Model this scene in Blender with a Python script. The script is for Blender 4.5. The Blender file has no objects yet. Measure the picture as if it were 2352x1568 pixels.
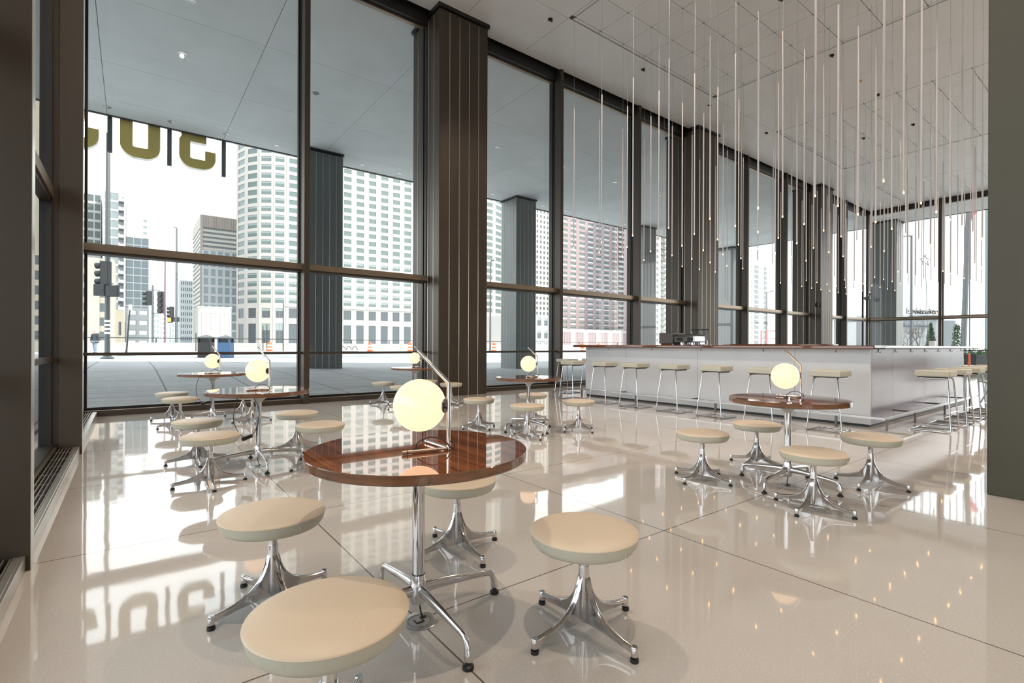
import bpy, math, random
from mathutils import Vector, Matrix
R = math.radians
PI = math.pi
random.seed(7)
scene = bpy.context.scene
COL = scene.collection

# ------------------------------------------------------------------ camera
CAM_H = 1.10
F_PX, YAW, ROLL, HOR = 1149.62, 0.91975, 0.00366, 9.4485      # focal length in px of a 2352 px wide frame
sy, cy = math.sin(YAW), math.cos(YAW)
cam_d = bpy.data.cameras.new('camera')
cam = bpy.data.objects.new('camera', cam_d)
COL.objects.link(cam)
cam_d.sensor_width = 36.0
cam_d.lens = F_PX / 2352 * 36.0
cam_d.shift_y = HOR / 2352
cam_d.clip_start, cam_d.clip_end = 0.05, 3000
fwd = Vector((cy, sy, 0)); rgt = Vector((sy, -cy, 0)); up = Vector((0, 0, 1))
r2 = rgt * math.cos(ROLL) + up * math.sin(ROLL)
u2 = up * math.cos(ROLL) - rgt * math.sin(ROLL)
mw = Matrix((r2, u2, -fwd)).transposed().to_4x4()
mw.translation = Vector((0, 0, CAM_H))
cam.matrix_world = mw
scene.camera = cam

# ------------------------------------------------------------------ view, sky, sun
scene.view_settings.view_transform = 'Standard'
scene.view_settings.look = 'None'
scene.view_settings.gamma = 1.0
scene.view_settings.use_curve_mapping = False
scene.view_settings.exposure = 0.0
scene.cycles.use_denoising = True
scene.cycles.max_bounces = 14
scene.cycles.diffuse_bounces = 6
scene.cycles.glossy_bounces = 6
scene.cycles.transmission_bounces = 6
scene.cycles.transparent_max_bounces = 24
scene.cycles.sample_clamp_indirect = 6.0
scene.cycles.caustics_reflective = False
scene.cycles.caustics_refractive = False

SKY_STRENGTH = 3.4
w = bpy.data.worlds.new('sky'); scene.world = w
w.use_nodes = True
nt = w.node_tree; nt.nodes.clear()
out = nt.nodes.new('ShaderNodeOutputWorld'); bg = nt.nodes.new('ShaderNodeBackground')
tc = nt.nodes.new('ShaderNodeTexCoord'); mp = nt.nodes.new('ShaderNodeMapping'); mp.inputs['Scale'].default_value = (1, 1, 3)
no = nt.nodes.new('ShaderNodeTexNoise'); no.inputs['Scale'].default_value = 1.6; no.inputs['Detail'].default_value = 5
rp = nt.nodes.new('ShaderNodeValToRGB')
rp.color_ramp.elements[0].color = (0.80, 0.90, 1.0, 1); rp.color_ramp.elements[1].color = (1.0, 0.99, 0.97, 1)
rp.color_ramp.elements[0].position = 0.3; rp.color_ramp.elements[1].position = 0.65
nt.links.new(tc.outputs['Generated'], mp.inputs[0]); nt.links.new(mp.outputs[0], no.inputs['Vector'])
nt.links.new(no.outputs['Fac'], rp.inputs[0]); nt.links.new(rp.outputs[0], bg.inputs[0])
nt.links.new(bg.outputs[0], out.inputs[0])
bg.inputs[1].default_value = SKY_STRENGTH

sun_d = bpy.data.lights.new('sun', 'SUN'); sun_d.energy = 5.0; sun_d.angle = R(0.6); sun_d.color = (1.0, 0.90, 0.76)
sun = bpy.data.objects.new('sun', sun_d); COL.objects.link(sun)
sun.rotation_euler = Vector((0.50, -0.72, 0.52)).to_track_quat('Z', 'Y').to_euler()

# ------------------------------------------------------------------ materials
def nodes_of(name):
    m = bpy.data.materials.new(name); m.use_nodes = True
    n = m.node_tree; b = n.nodes['Principled BSDF']
    return m, n, b

def mat(name, col, rough=0.5, metal=0.0, var=0.0, scale=20.0, bump=0.0, stretch=None, spec=0.5, coat=0.0, emit=None, estr=0.0, ior=None):
    m, n, b = nodes_of(name)
    b.inputs['Base Color'].default_value = (*col, 1); b.inputs['Roughness'].default_value = rough
    b.inputs['Metallic'].default_value = metal; b.inputs['Specular IOR Level'].default_value = spec
    b.inputs['Coat Weight'].default_value = coat; b.inputs['Coat Roughness'].default_value = 0.04
    if ior: b.inputs['IOR'].default_value = ior
    if emit: b.inputs['Emission Color'].default_value = (*emit, 1); b.inputs['Emission Strength'].default_value = estr
    if var or bump:
        t = n.nodes.new('ShaderNodeTexCoord'); mpn = n.nodes.new('ShaderNodeMapping')
        if stretch: mpn.inputs['Scale'].default_value = stretch
        nz = n.nodes.new('ShaderNodeTexNoise'); nz.inputs['Scale'].default_value = scale; nz.inputs['Detail'].default_value = 4
        n.links.new(t.outputs['Object'], mpn.inputs[0]); n.links.new(mpn.outputs[0], nz.inputs['Vector'])
        if var:
            cr = n.nodes.new('ShaderNodeValToRGB')
            cr.color_ramp.elements[0].position = 0.3; cr.color_ramp.elements[1].position = 0.7
            cr.color_ramp.elements[0].color = (*[c * (1 - var) for c in col], 1)
            cr.color_ramp.elements[1].color = (*[min(1, c * (1 + var)) for c in col], 1)
            n.links.new(nz.outputs['Fac'], cr.inputs[0]); n.links.new(cr.outputs[0], b.inputs['Base Color'])
        if bump:
            bp = n.nodes.new('ShaderNodeBump'); bp.inputs['Strength'].default_value = bump; bp.inputs['Distance'].default_value = 0.01
            n.links.new(nz.outputs['Fac'], bp.inputs['Height']); n.links.new(bp.outputs[0], b.inputs['Normal'])
    return m

def line_mask(n, coord, axis, off, step, width):
    """1 on joint lines that repeat every STEP along AXIS"""
    sep = n.nodes.new('ShaderNodeSeparateXYZ'); n.links.new(coord, sep.inputs[0])
    a = n.nodes.new('ShaderNodeMath'); a.operation = 'SUBTRACT'; n.links.new(sep.outputs[axis], a.inputs[0]); a.inputs[1].default_value = off - step * 100
    b = n.nodes.new('ShaderNodeMath'); b.operation = 'MODULO'; n.links.new(a.outputs[0], b.inputs[0]); b.inputs[1].default_value = step
    c = n.nodes.new('ShaderNodeMath'); c.operation = 'LESS_THAN'; n.links.new(b.outputs[0], c.inputs[0]); c.inputs[1].default_value = width
    return c.outputs[0]

def vmax(n, a, b):
    m_ = n.nodes.new('ShaderNodeMath'); m_.operation = 'MAXIMUM'; n.links.new(a, m_.inputs[0]); n.links.new(b, m_.inputs[1]); return m_.outputs[0]

def mix(n, fac, c1, c2):
    x = n.nodes.new('ShaderNodeMix'); x.data_type = 'RGBA'
    for s, v in ((x.inputs[0], fac), (x.inputs[6], c1), (x.inputs[7], c2)):
        if hasattr(v, 'links'): n.links.new(v, s)
        elif isinstance(v, (int, float)): s.default_value = v
        else: s.default_value = (*v, 1)
    return x.outputs[2]

def noise(n, coord, scale, detail=3, rough=0.5):
    z = n.nodes.new('ShaderNodeTexNoise'); z.inputs['Scale'].default_value = scale; z.inputs['Detail'].default_value = detail
    z.inputs['Roughness'].default_value = rough; n.links.new(coord, z.inputs['Vector']); return z.outputs['Fac']

def ramp(n, fac, p0, c0, p1, c1):
    cr = n.nodes.new('ShaderNodeValToRGB'); e = cr.color_ramp.elements
    e[0].position = p0; e[1].position = p1; e[0].color = (*c0, 1); e[1].color = (*c1, 1)
    n.links.new(fac, cr.inputs[0]); return cr.outputs[0]

def terrazzo():
    m, n, b = nodes_of('polished_terrazzo')
    g = n.nodes.new('ShaderNodeNewGeometry').outputs['Position']
    base = ramp(n, noise(n, g, 1.2, 3), 0.3, (0.535, 0.50, 0.465), 0.7, (0.585, 0.55, 0.515))
    chips = ramp(n, noise(n, g, 130, 2, 0.7), 0.56, (0, 0, 0), 0.66, (1, 1, 1))
    c = mix(n, chips, base, (0.65, 0.62, 0.59))
    dark = ramp(n, noise(n, g, 55, 2, 0.8), 0.70, (0, 0, 0), 0.76, (1, 1, 1))
    c = mix(n, dark, c, (0.33, 0.29, 0.26))
    ln = vmax(n, line_mask(n, g, 0, 2.53, 1.614, 0.007), line_mask(n, g, 1, 1.82, 1.614, 0.007))
    c = mix(n, ln, c, (0.14, 0.12, 0.10))
    n.links.new(c, b.inputs['Base Color'])
    b.inputs['Roughness'].default_value = 0.04; b.inputs['IOR'].default_value = 1.72
    bp = n.nodes.new('ShaderNodeBump'); bp.inputs['Strength'].default_value = 0.10; bp.inputs['Distance'].default_value = 0.004
    n.links.new(noise(n, g, 5.0, 1), bp.inputs['Height']); n.links.new(bp.outputs[0], b.inputs['Normal'])
    return m

def wood(name, c1, c2, rough=0.05, axis=0, coat=0.6):
    m, n, b = nodes_of(name)
    t = n.nodes.new('ShaderNodeTexCoord').outputs['Object']
    mpn = n.nodes.new('ShaderNodeMapping'); s = [14, 14, 14]; s[axis] = 0.7
    mpn.inputs['Scale'].default_value = s; mpn.inputs['Rotation'].default_value = (0, 0, R(4))
    n.links.new(t, mpn.inputs[0])
    wv = noise(n, mpn.outputs[0], 1.6, 6, 0.65)
    c = ramp(n, wv, 0.34, c1, 0.66, c2)
    m2 = n.nodes.new('ShaderNodeMapping'); s = [90, 90, 90]; s[axis] = 2.0; m2.inputs['Scale'].default_value = s
    n.links.new(t, m2.inputs[0])
    f2 = ramp(n, noise(n, m2.outputs[0], 1.0, 2), 0.52, (0, 0, 0), 0.75, (1, 1, 1))
    c = mix(n, f2, c, tuple(x * 0.45 for x in c1))
    n.links.new(c, b.inputs['Base Color'])
    b.inputs['Roughness'].default_value = rough; b.inputs['Coat Weight'].default_value = coat; b.inputs['Coat Roughness'].default_value = 0.02; b.inputs['Coat IOR'].default_value = 1.65; b.inputs['IOR'].default_value = 1.6
    return m

def glass(name, tint=(1, 1, 1), ior=1.45):
    m = bpy.data.materials.new(name); m.use_nodes = True; n = m.node_tree; n.nodes.clear()
    o = n.nodes.new('ShaderNodeOutputMaterial'); mx = n.nodes.new('ShaderNodeMixShader')
    tr = n.nodes.new('ShaderNodeBsdfTransparent'); gl = n.nodes.new('ShaderNodeBsdfGlossy'); fr = n.nodes.new('ShaderNodeFresnel')
    tr.inputs[0].default_value = (*tint, 1); gl.inputs['Roughness'].default_value = 0.0; fr.inputs[0].default_value = ior
    ge = n.nodes.new('ShaderNodeNewGeometry'); iv = n.nodes.new('ShaderNodeMath'); iv.operation = 'SUBTRACT'; iv.inputs[0].default_value = 1.0; n.links.new(ge.outputs['Backfacing'], iv.inputs[1])
    mu = n.nodes.new('ShaderNodeMath'); mu.operation = 'MULTIPLY'; n.links.new(fr.outputs[0], mu.inputs[0]); n.links.new(iv.outputs[0], mu.inputs[1])
    n.links.new(mu.outputs[0], mx.inputs[0]); n.links.new(tr.outputs[0], mx.inputs[1]); n.links.new(gl.outputs[0], mx.inputs[2]); n.links.new(mx.outputs[0], o.inputs[0])
    return m

def paving(name, c1, c2, joint, ox, sx, oy, sy_, w_=0.02):
    m, n, b = nodes_of(name)
    g = n.nodes.new('ShaderNodeNewGeometry').outputs['Position']
    c = ramp(n, noise(n, g, 1.1, 6, 0.7), 0.3, c1, 0.7, c2)
    mpn = n.nodes.new('ShaderNodeMapping'); mpn.inputs['Scale'].default_value = (0.3, 4.5, 1); n.links.new(g, mpn.inputs[0])
    st = ramp(n, noise(n, mpn.outputs[0], 1.5, 3, 0.6), 0.45, (0, 0, 0), 0.6, (1, 1, 1))
    c = mix(n, 0.35, c, mix(n, st, c, tuple(x * 1.35 for x in c2)))
    ln = vmax(n, line_mask(n, g, 0, ox, sx, w_), line_mask(n, g, 1, oy, sy_, w_ * 0.6))
    c = mix(n, ln, c, joint)
    n.links.new(c, b.inputs['Base Color']); b.inputs['Roughness'].default_value = 0.75
    return m

M = {}
M['floor'] = terrazzo()
M['ceil'] = mat('ceiling_plaster', (0.88, 0.885, 0.88), 0.42, var=0.02, scale=1.2, spec=0.35)
M['gap'] = mat('ceiling_shadow_gap', (0.10, 0.10, 0.10), 0.8)
M['soffit'] = mat('soffit_plaster', (0.80, 0.83, 0.835), 0.85, var=0.04, scale=1.0, spec=0.2)
M['bronze'] = mat('dark_bronze_aluminium', (0.060, 0.046, 0.034), 0.42, 0.35, var=0.10, scale=3.0, stretch=(1, 1, 0.15))
M['bronze_lit'] = mat('bronze_painted_lit', (0.30, 0.235, 0.175), 0.33, 0.75, var=0.10, scale=6.0, stretch=(0.1, 1, 1))  # lighter copy of the bronze; light on transom and edges put into its colour
M['olive'] = mat('olive_bronze_panel', (0.062, 0.056, 0.038), 0.5, 0.2, var=0.08, scale=2.0, stretch=(1, 1, 0.1))
M['batten'] = mat('column_joint_bead', (0.55, 0.47, 0.38), 0.22, 0.85)
M['outcol'] = mat('grey_steel_panel', (0.14, 0.15, 0.15), 0.45, 0.25, var=0.08, scale=2.0, stretch=(1, 1, 0.1))
M['outbatten'] = mat('grey_joint_bead', (0.42, 0.43, 0.42), 0.3, 0.6)
M['black'] = mat('black_gasket', (0.008, 0.007, 0.006), 0.45)
M['rubber'] = mat('black_rubber', (0.012, 0.012, 0.012), 0.4)
M['alu'] = mat('pale_aluminium', (0.56, 0.53, 0.48), 0.30, 0.8, var=0.08, scale=5.0)
M['glass'] = glass('window_glass', (0.965, 0.985, 0.98), 1.42)
M['clear'] = glass('clear_plastic', (0.93, 0.95, 0.95), 1.5)
M['chrome'] = mat('chrome', (0.64, 0.64, 0.66), 0.06, 1.0)
M['cast'] = mat('polished_cast_aluminium', (0.70, 0.69, 0.70), 0.13, 1.0, var=0.05, scale=30)
M['leather'] = mat('cream_leather', (0.66, 0.545, 0.415), 0.42, var=0.02, scale=260, bump=0.10, spec=0.45)
M['leather_side'] = mat('ivory_leather_band', (0.53, 0.505, 0.41), 0.45, var=0.02, scale=260, bump=0.10)
M['wood'] = wood('lacquered_rosewood', (0.10, 0.024, 0.008), (0.42, 0.125, 0.035), axis=1, coat=1.0)
M['wood_edge'] = mat('rosewood_edge', (0.17, 0.075, 0.036), 0.16, var=0.30, scale=9, stretch=(1, 1, 6), coat=0.5)
M['bar_wood'] = wood('dark_bar_wood', (0.10, 0.028, 0.012), (0.22, 0.075, 0.035), 0.08, 1, 0.5)
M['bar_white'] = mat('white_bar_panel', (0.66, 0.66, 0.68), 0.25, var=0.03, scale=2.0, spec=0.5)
M['bar_shaded'] = mat('bar_panel_painted_shade', (0.36, 0.335, 0.43), 0.22, var=0.05, scale=1.5, spec=0.5)  # white bar panel with shade and cool reflected tint painted into its colour
M['steel'] = mat('brushed_steel', (0.52, 0.51, 0.50), 0.28, 0.9, var=0.06, scale=12, stretch=(0.1, 1, 1))
M['steel_dark'] = mat('dark_bracket_steel', (0.16, 0.14, 0.13), 0.35, 0.7)
M['cone'] = mat('grey_cast_spreader', (0.62, 0.61, 0.59), 0.35, 0.3)
M['rod'] = mat('white_pendant_rod', (0.62, 0.59, 0.60), 0.4, 0.1)
M['cable'] = mat('fine_suspension_cable', (0.45, 0.43, 0.41), 0.5)
M['tip'] = mat('warm_pendant_tip', (1, 0.8, 0.5), 0.4, emit=(1.0, 0.50, 0.17), estr=16.0)
M['globe'] = mat('lit_opal_glass', (0.25, 0.20, 0.12), 0.12, emit=(1.0, 0.62, 0.38), estr=1.58)
M['white_cup'] = mat('white_china', (0.78, 0.77, 0.75), 0.2)
M['brass'] = mat('warm_chromed_lamp_rod', (0.74, 0.66, 0.60), 0.14, 1.0)
M['cord'] = mat('black_cord', (0.015, 0.014, 0.013), 0.45)
M['stone_wall'] = mat('pale_core_wall', (0.46, 0.42, 0.37), 0.35, var=0.06, scale=1.5)

# ------------------------------------------------------------------ mesh builder
class MB:
    def __init__(s): s.v = []; s.f = []; s.m = []
    def add(s, vs, fs, m=0):
        o = len(s.v); s.v += [tuple(p) for p in vs]
        for f in fs: s.f.append(tuple(i + o for i in f)); s.m.append(m)
        return s
    def box(s, x0, y0, z0, x1, y1, z1, m=0, rot=None, org=None):
        x0, x1 = min(x0, x1), max(x0, x1); y0, y1 = min(y0, y1), max(y0, y1); z0, z1 = min(z0, z1), max(z0, z1)
        vs = [Vector(p) for p in ((x0, y0, z0), (x1, y0, z0), (x1, y1, z0), (x0, y1, z0), (x0, y0, z1), (x1, y0, z1), (x1, y1, z1), (x0, y1, z1))]
        if rot is not None: vs = [rot @ p for p in vs]
        if org is not None: vs = [p + Vector(org) for p in vs]
        return s.add(vs, [(0, 3, 2, 1), (4, 5, 6, 7), (0, 1, 5, 4), (1, 2, 6, 5), (2, 3, 7, 6), (3, 0, 4, 7)], m)
    def prism(s, pts, a0, a1, plane='xy', m=0):
        f3 = {'xy': lambda p, a: (p[0], p[1], a), 'xz': lambda p, a: (p[0], a, p[1]), 'yz': lambda p, a: (a, p[0], p[1])}[plane]
        n = len(pts); vs = [f3(p, a0) for p in pts] + [f3(p, a1) for p in pts]
        fs = [tuple(range(n))[::-1], tuple(range(n, 2 * n))] + [(i, (i + 1) % n, n + (i + 1) % n, n + i) for i in range(n)]
        return s.add(vs, fs, m)
    def lathe(s, prof, n=40, c=(0, 0, 0), m=0, mfun=None, caps=True):
        vs = []; fs = []; ms = []
        for r, z in prof:
            for k in range(n): a = 2 * PI * k / n; vs.append((c[0] + r * math.cos(a), c[1] + r * math.sin(a), c[2] + z))
        for i in range(len(prof) - 1):
            for k in range(n):
                fs.append((i * n + k, i * n + (k + 1) % n, (i + 1) * n + (k + 1) % n, (i + 1) * n + k)); ms.append(mfun(i) if mfun else m)
        o = len(s.v); s.v += vs
        for f, mm in zip(fs, ms): s.f.append(tuple(i + o for i in f)); s.m.append(mm)
        if not caps: return s
        s.f.append(tuple(o + k for k in range(n))[::-1]); s.m.append(ms[0] if ms else m)
        s.f.append(tuple(o + (len(prof) - 1) * n + k for k in range(n))); s.m.append(ms[-1] if ms else m)
        return s
    def tube(s, pts, r, n=10, m=0, flat=1.0):
        P = [Vector(p) for p in pts]; k = len(P); rr = r if isinstance(r, (list, tuple)) else [r] * k
        vs = []; fs = []
        t0 = (P[1] - P[0]).normalized(); nrm = t0.orthogonal().normalized()
        if abs(t0.z) < 0.9: nrm = (Vector((0, 0, 1)) - t0 * t0.z).normalized()
        for i in range(k):
            a = (P[i] - P[i - 1]).normalized() if i > 0 else (P[1] - P[0]).normalized()
            b = (P[i + 1] - P[i]).normalized() if i < k - 1 else a
            t = (a + b).normalized() if (a + b).length > 1e-6 else a
            nrm = (nrm - t * nrm.dot(t)).normalized(); bi = t.cross(nrm)
            sc = 1.0 / max(0.5, math.sqrt(max(0.0, (1 + a.dot(b)) / 2)))
            for q in range(n):
                an = 2 * PI * q / n
                vs.append(P[i] + (nrm * math.cos(an) + bi * math.sin(an) * flat) * rr[i] * (sc if 0 < i < k - 1 else 1))
        for i in range(k - 1):
            for q in range(n): fs.append((i * n + q, i * n + (q + 1) % n, (i + 1) * n + (q + 1) % n, (i + 1) * n + q))
        fs += [tuple(range(n))[::-1], tuple((k - 1) * n + q for q in range(n))]
        return s.add(vs, fs, m)
    def cyl(s, c, r, z0, z1, n=24, m=0): return s.lathe([(r, z0), (r, z1)], n, c, m)
    def build(s, name, mats, parent=None, smooth=35, bevel=0.0, seg=2, loc=None):
        me = bpy.data.meshes.new(name); me.from_pydata([tuple(v) for v in s.v], [], s.f); me.validate(clean_customdata=False)
        if not isinstance(mats, (list, tuple)): mats = [mats]
        for x in mats: me.materials.append(x)
        if len(me.polygons) == len(s.m): me.polygons.foreach_set('material_index', s.m)
        if smooth: me.polygons.foreach_set('use_smooth', [True] * len(me.polygons)); me.set_sharp_from_angle(angle=R(smooth))
        me.update()
        o = bpy.data.objects.new(name, me); COL.objects.link(o)
        if parent: o.parent = parent
        if loc: o.location = loc
        if bevel:
            b = o.modifiers.new('edge', 'BEVEL'); b.width = bevel; b.segments = seg; b.limit_method = 'ANGLE'; b.angle_limit = R(40)
        return o

def tag(o, label=None, cat=None, group=None, kind=None):
    if label: o['label'] = label
    if cat: o['category'] = cat
    if group: o['group'] = group
    if kind: o['kind'] = kind
    return o
def empty(name, loc=(0, 0, 0), rz=0.0):
    e = bpy.data.objects.new(name, None); COL.objects.link(e); e.empty_display_size = 0.1
    e.location = loc; e.rotation_euler = (0, 0, rz); return e
def thing(name, label, cat, loc=(0, 0, 0), rz=0.0, group=None): return tag(empty(name, loc, rz), label, cat, group)
def dup(root, loc, rz=0.0, label=None, group=None):
    def cp(o, par):
        c = o.copy(); COL.objects.link(c)
        if par is not None: c.parent = par
        for ch in list(o.children): cp(ch, c)
        return c
    r = cp(root, None); r.location = loc; r.rotation_euler = (0, 0, rz)
    if label: r['label'] = label
    if group: r['group'] = group
    return r
def struct(o): o['kind'] = 'structure'; return o
def px_xy(px, d):
    """ground position seen in the direction of picture column px, d metres in front of the camera"""
    u = (px - 1176) / F_PX
    return Vector((sy * u + cy, -cy * u + sy)) * d
def px_z(py, d, px=1176): return CAM_H + (784 + HOR + ROLL * (px - 1176) - py) / F_PX * d

# ------------------------------------------------------------------ room shell
MOD = 3.228
MX = [2.61 + MOD * k for k in range(-1, 10)]        # mullion / column lines along the window wall: -0.62 ... 31.66
WY = 9.86                                            # inner plane of the window wall
COLX = [5.84, 15.52, 25.21]
XL, XR = -0.40, 31.66
YB = -9.6
CZ = 8.406

b = MB(); b.box(-0.95, YB, -0.30, 32.2, 10.25, 0.0); struct(b.build('floor', M['floor'], smooth=0))

b = MB()
b.box(-0.95, YB, CZ + 0.02, XR + 0.4, 9.80, CZ + 0.35, 1)
g_ = 0.006
coffers = [(10.71, 5.18), (20.39, 5.18), (1.03, 5.18), (30.07, 5.18), (10.71, -4.5), (20.39, -4.5), (1.03, -4.5)]
T = 0.8138
def ceil_panel(x0, y0, x1, y1, z=CZ): 
    if x1 - x0 > 0.02 and y1 - y0 > 0.02: b.box(x0 + g_, y0 + g_, z, x1 - g_, y1 - g_, z + 0.03, 0)
half = 3.5 * T + 0.11
xs = [-0.95]; 
for cx_ in (1.03, 10.71, 20.39, 30.07): xs += [max(-0.95, cx_ - half), min(XR + 0.3, cx_ + half)]
xs.append(XR + 0.3)
ys = [YB, -4.5 - half, -4.5 + half, 5.18 - half, 5.18 + half, 9.80]
joints = [5.87, 15.55, 25.23]
for i in range(len(xs) - 1):
    for j in range(len(ys) - 1):
        if i % 2 == 1 and j % 2 == 1: continue
        cuts = [xs[i]] + [q for q in joints if xs[i] < q < xs[i + 1]] + [xs[i + 1]]
        if j % 2 == 1 or j % 2 == 0:
            for a_, c_ in zip(cuts[:-1], cuts[1:]):
                if xs[i] == xs[0] == -0.95 and xs[i + 1] - xs[i] < 0.05: continue
                ceil_panel(a_, ys[j], c_, ys[j + 1])
for cx_ in (1.03, 10.71, 20.39, 30.07):
    for cy_ in (-4.5, 5.18):
        x0, y0 = cx_ - 3.5 * T, cy_ - 3.5 * T
        for i in range(7):
            for j in range(7):
                a_, c_ = max(-0.9, x0 + i * T), min(XR + 0.25, x0 + (i + 1) * T)
                if c_ - a_ > 0.1: b.box(a_ + g_, y0 + j * T + g_, CZ + 0.010, c_ - g_, y0 + (j + 1) * T - g_, CZ + 0.03, 0)
            # narrow border strips round the tile field
            a_, c_ = max(-0.9, x0 + i * T), min(XR + 0.25, x0 + (i + 1) * T)
            if c_ - a_ > 0.1:
                for yy in (y0 - 0.092, y0 + 7 * T + 0.012): b.box(a_ + g_, yy, CZ + 0.014, c_ - g_, yy + 0.080, CZ + 0.03, 0)
        for j in range(7):
            for xx in (x0 - 0.092, x0 + 7 * T + 0.012):
                if -0.9 < xx < XR: b.box(xx, y0 + j * T + g_, CZ + 0.014, xx + 0.080, y0 + (j + 1) * T - g_, CZ + 0.03, 0)
struct(b.build('ceiling', [M['ceil'], M['gap']], smooth=0))

# core wall behind the camera and slab edges
b = MB(); b.box(-0.95, YB - 0.3, 0.0, XR + 0.4, YB, CZ + 0.3)
for k in range(12): b.box(-0.9 + k * 2.8, YB, 0, -0.9 + k * 2.8 + 0.012, YB + 0.004, CZ, 1)
struct(b.build('wall_back', [M['stone_wall'], M['gap']], smooth=0))

# window wall: mullions, sill, transom, guard rail, head, panes
def window_bay(ax, a0, a1, inner, outer, n, lift=0.0):
    """one glazed bay from a0 to a1 along AX ('x' or 'y'); INNER/OUTER are the room-side and glass-side planes"""
    s_ = 1 if outer > inner else -1
    gl = outer + s_ * 0.02
    def bx(mb, u0, u1, w0, w1, z0, z1, m=0):
        if ax == 'x': mb.box(u0, w0, z0, u1, w1, z1, m)
        else: mb.box(w0, u0, z0, w1, u1, z1, m)
    f = MB()
    bx(f, a0, a1, inner - s_ * 0.03, outer, 0.0, 0.085, 0)                 # sill, bronze
    bx(f, a0, a1, inner - s_ * 0.03, inner + s_ * 0.0, 0.085, 0.092, 1)
    bx(f, a0, a1, outer - s_ * 0.05, outer + s_ * 0.06, 0.085, 0.125, 2)   # black gasket
    bx(f, a0, a1, inner + s_ * 0.04, outer + s_ * 0.06, CZ - 0.24, CZ + 0.02, 2)  # window head, blackened: the shade of the recess is put into its colour
    bx(f, a0, a1, outer - s_ * 0.04, outer + s_ * 0.05, CZ - 0.275, CZ - 0.24, 1)
    bx(f, a0, a1, inner, outer + s_ * 0.06, 2.515, 2.625, 1)               # transom
    bx(f, a0, a1, inner + s_ * 0.02, outer + s_ * 0.06, 2.475, 2.515, 0)
    bx(f, a0, a1, outer - s_ * 0.02, outer + s_ * 0.06, 2.625, 2.655, 2)
    bx(f, a0, a1, inner, inner + s_ * 0.05, 0.925, 0.972, 0)               # guard rail
    for q, m in ((a0, 2), (a1, 2)):
        d = 0.035 if q == a0 else -0.035
        bx(f, min(q, q + d), max(q, q + d), outer - s_ * 0.03, outer + s_ * 0.06, 0.1, CZ - 0.25, m)
    o = struct(f.build('window_%d' % n, [M['bronze'], M['bronze_lit'], M['black']], smooth=0))
    for z0, z1 in ((0.11, 2.49), (2.64, CZ - 0.26)):
        p = MB(); bx(p, a0 + 0.02, a1 - 0.02, gl, gl + s_ * 0.012, z0, z1); p.build('pane', M['glass'], o, smooth=0)
    return o
def mullion_x(x, w_=0.10):
    b = MB(); b.box(x - w_ / 2, 9.74, 0.0, x + w_ / 2, 10.02, CZ, 0)
    b.box(x - 0.035, 10.02, 0.0, x + 0.035, 10.22, CZ, 1)
    b.box(x - w_ / 2 - 0.012, 9.98, 0.0, x + w_ / 2 + 0.012, 10.13, CZ - 0.02, 2)
    return struct(b.build('trim_mullion', [M['bronze'], M['bronze'], M['black']], smooth=0, bevel=0.003))
n_w = 1
edges = []
for k in range(len(MX) - 1):
    a0, a1 = MX[k] + 0.05, MX[k + 1] - 0.05
    for c_ in COLX:
        if abs(MX[k] - c_) < 0.5: a0 = c_ + 0.66
        if abs(MX[k + 1] - c_) < 0.5: a1 = c_ - 0.66
    window_bay('x', a0, a1, WY, 10.06, n_w); n_w += 1
for k, x in enumerate(MX[1:-1]):
    if min(abs(x - c_) for c_ in COLX) > 0.5: mullion_x(x)

def column(x0, y0, w_, z0, z1, name, label, face, bead, cap=True, battens=True, cat='column'):
    c = thing(name, label, cat, (x0 + w_ / 2, y0 + w_ / 2, z0))
    h = z1 - z0; q = w_ / 2; st = w_ / 5
    b = MB()
    for i in range(5):
        a_ = -q + i * st
        b.box(a_ + 0.004, -q, 0, a_ + st - 0.004, q, h - 0.10)
        b.box(-q, a_ + 0.004, 0, q, a_ + st - 0.004, h - 0.10)
    b.build('cladding', face, c, smooth=0, bevel=0.006)
    if battens:
        b = MB()
        for i in range(1, 5):
            a_ = -q + i * st
            for s_ in (-1, 1):
                b.tube([(a_, s_ * q, 0), (a_, s_ * q, h - 0.13)], 0.0085, 8)
                b.tube([(s_ * q, a_, 0), (s_ * q, a_, h - 0.13)], 0.0085, 8)
        b.build('joint_bead', bead, c)
    if cap:
        b = MB(); b.box(-q - 0.035, -q - 0.035, h - 0.085, q + 0.035, q + 0.035, h)
        b.build('collar', M['black'], c, smooth=0)
    return c
for i, x in enumerate(COLX):
    where = ('nearest bronze-clad column in the window wall, behind the front table lamp',
             'bronze-clad window wall column behind the coffee machine', 'farthest bronze-clad column in the window wall, seen over the bar')[i]
    column(x - 0.62, 9.435, 1.245, 0, CZ, 'clad_column', where, M['bronze'], M['batten'])
column(5.10, -0.42, 1.245, 0, CZ, 'clad_column', 'smooth olive-grey square column at the right edge of the view', M['olive'], M['batten'], battens=False)

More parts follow.
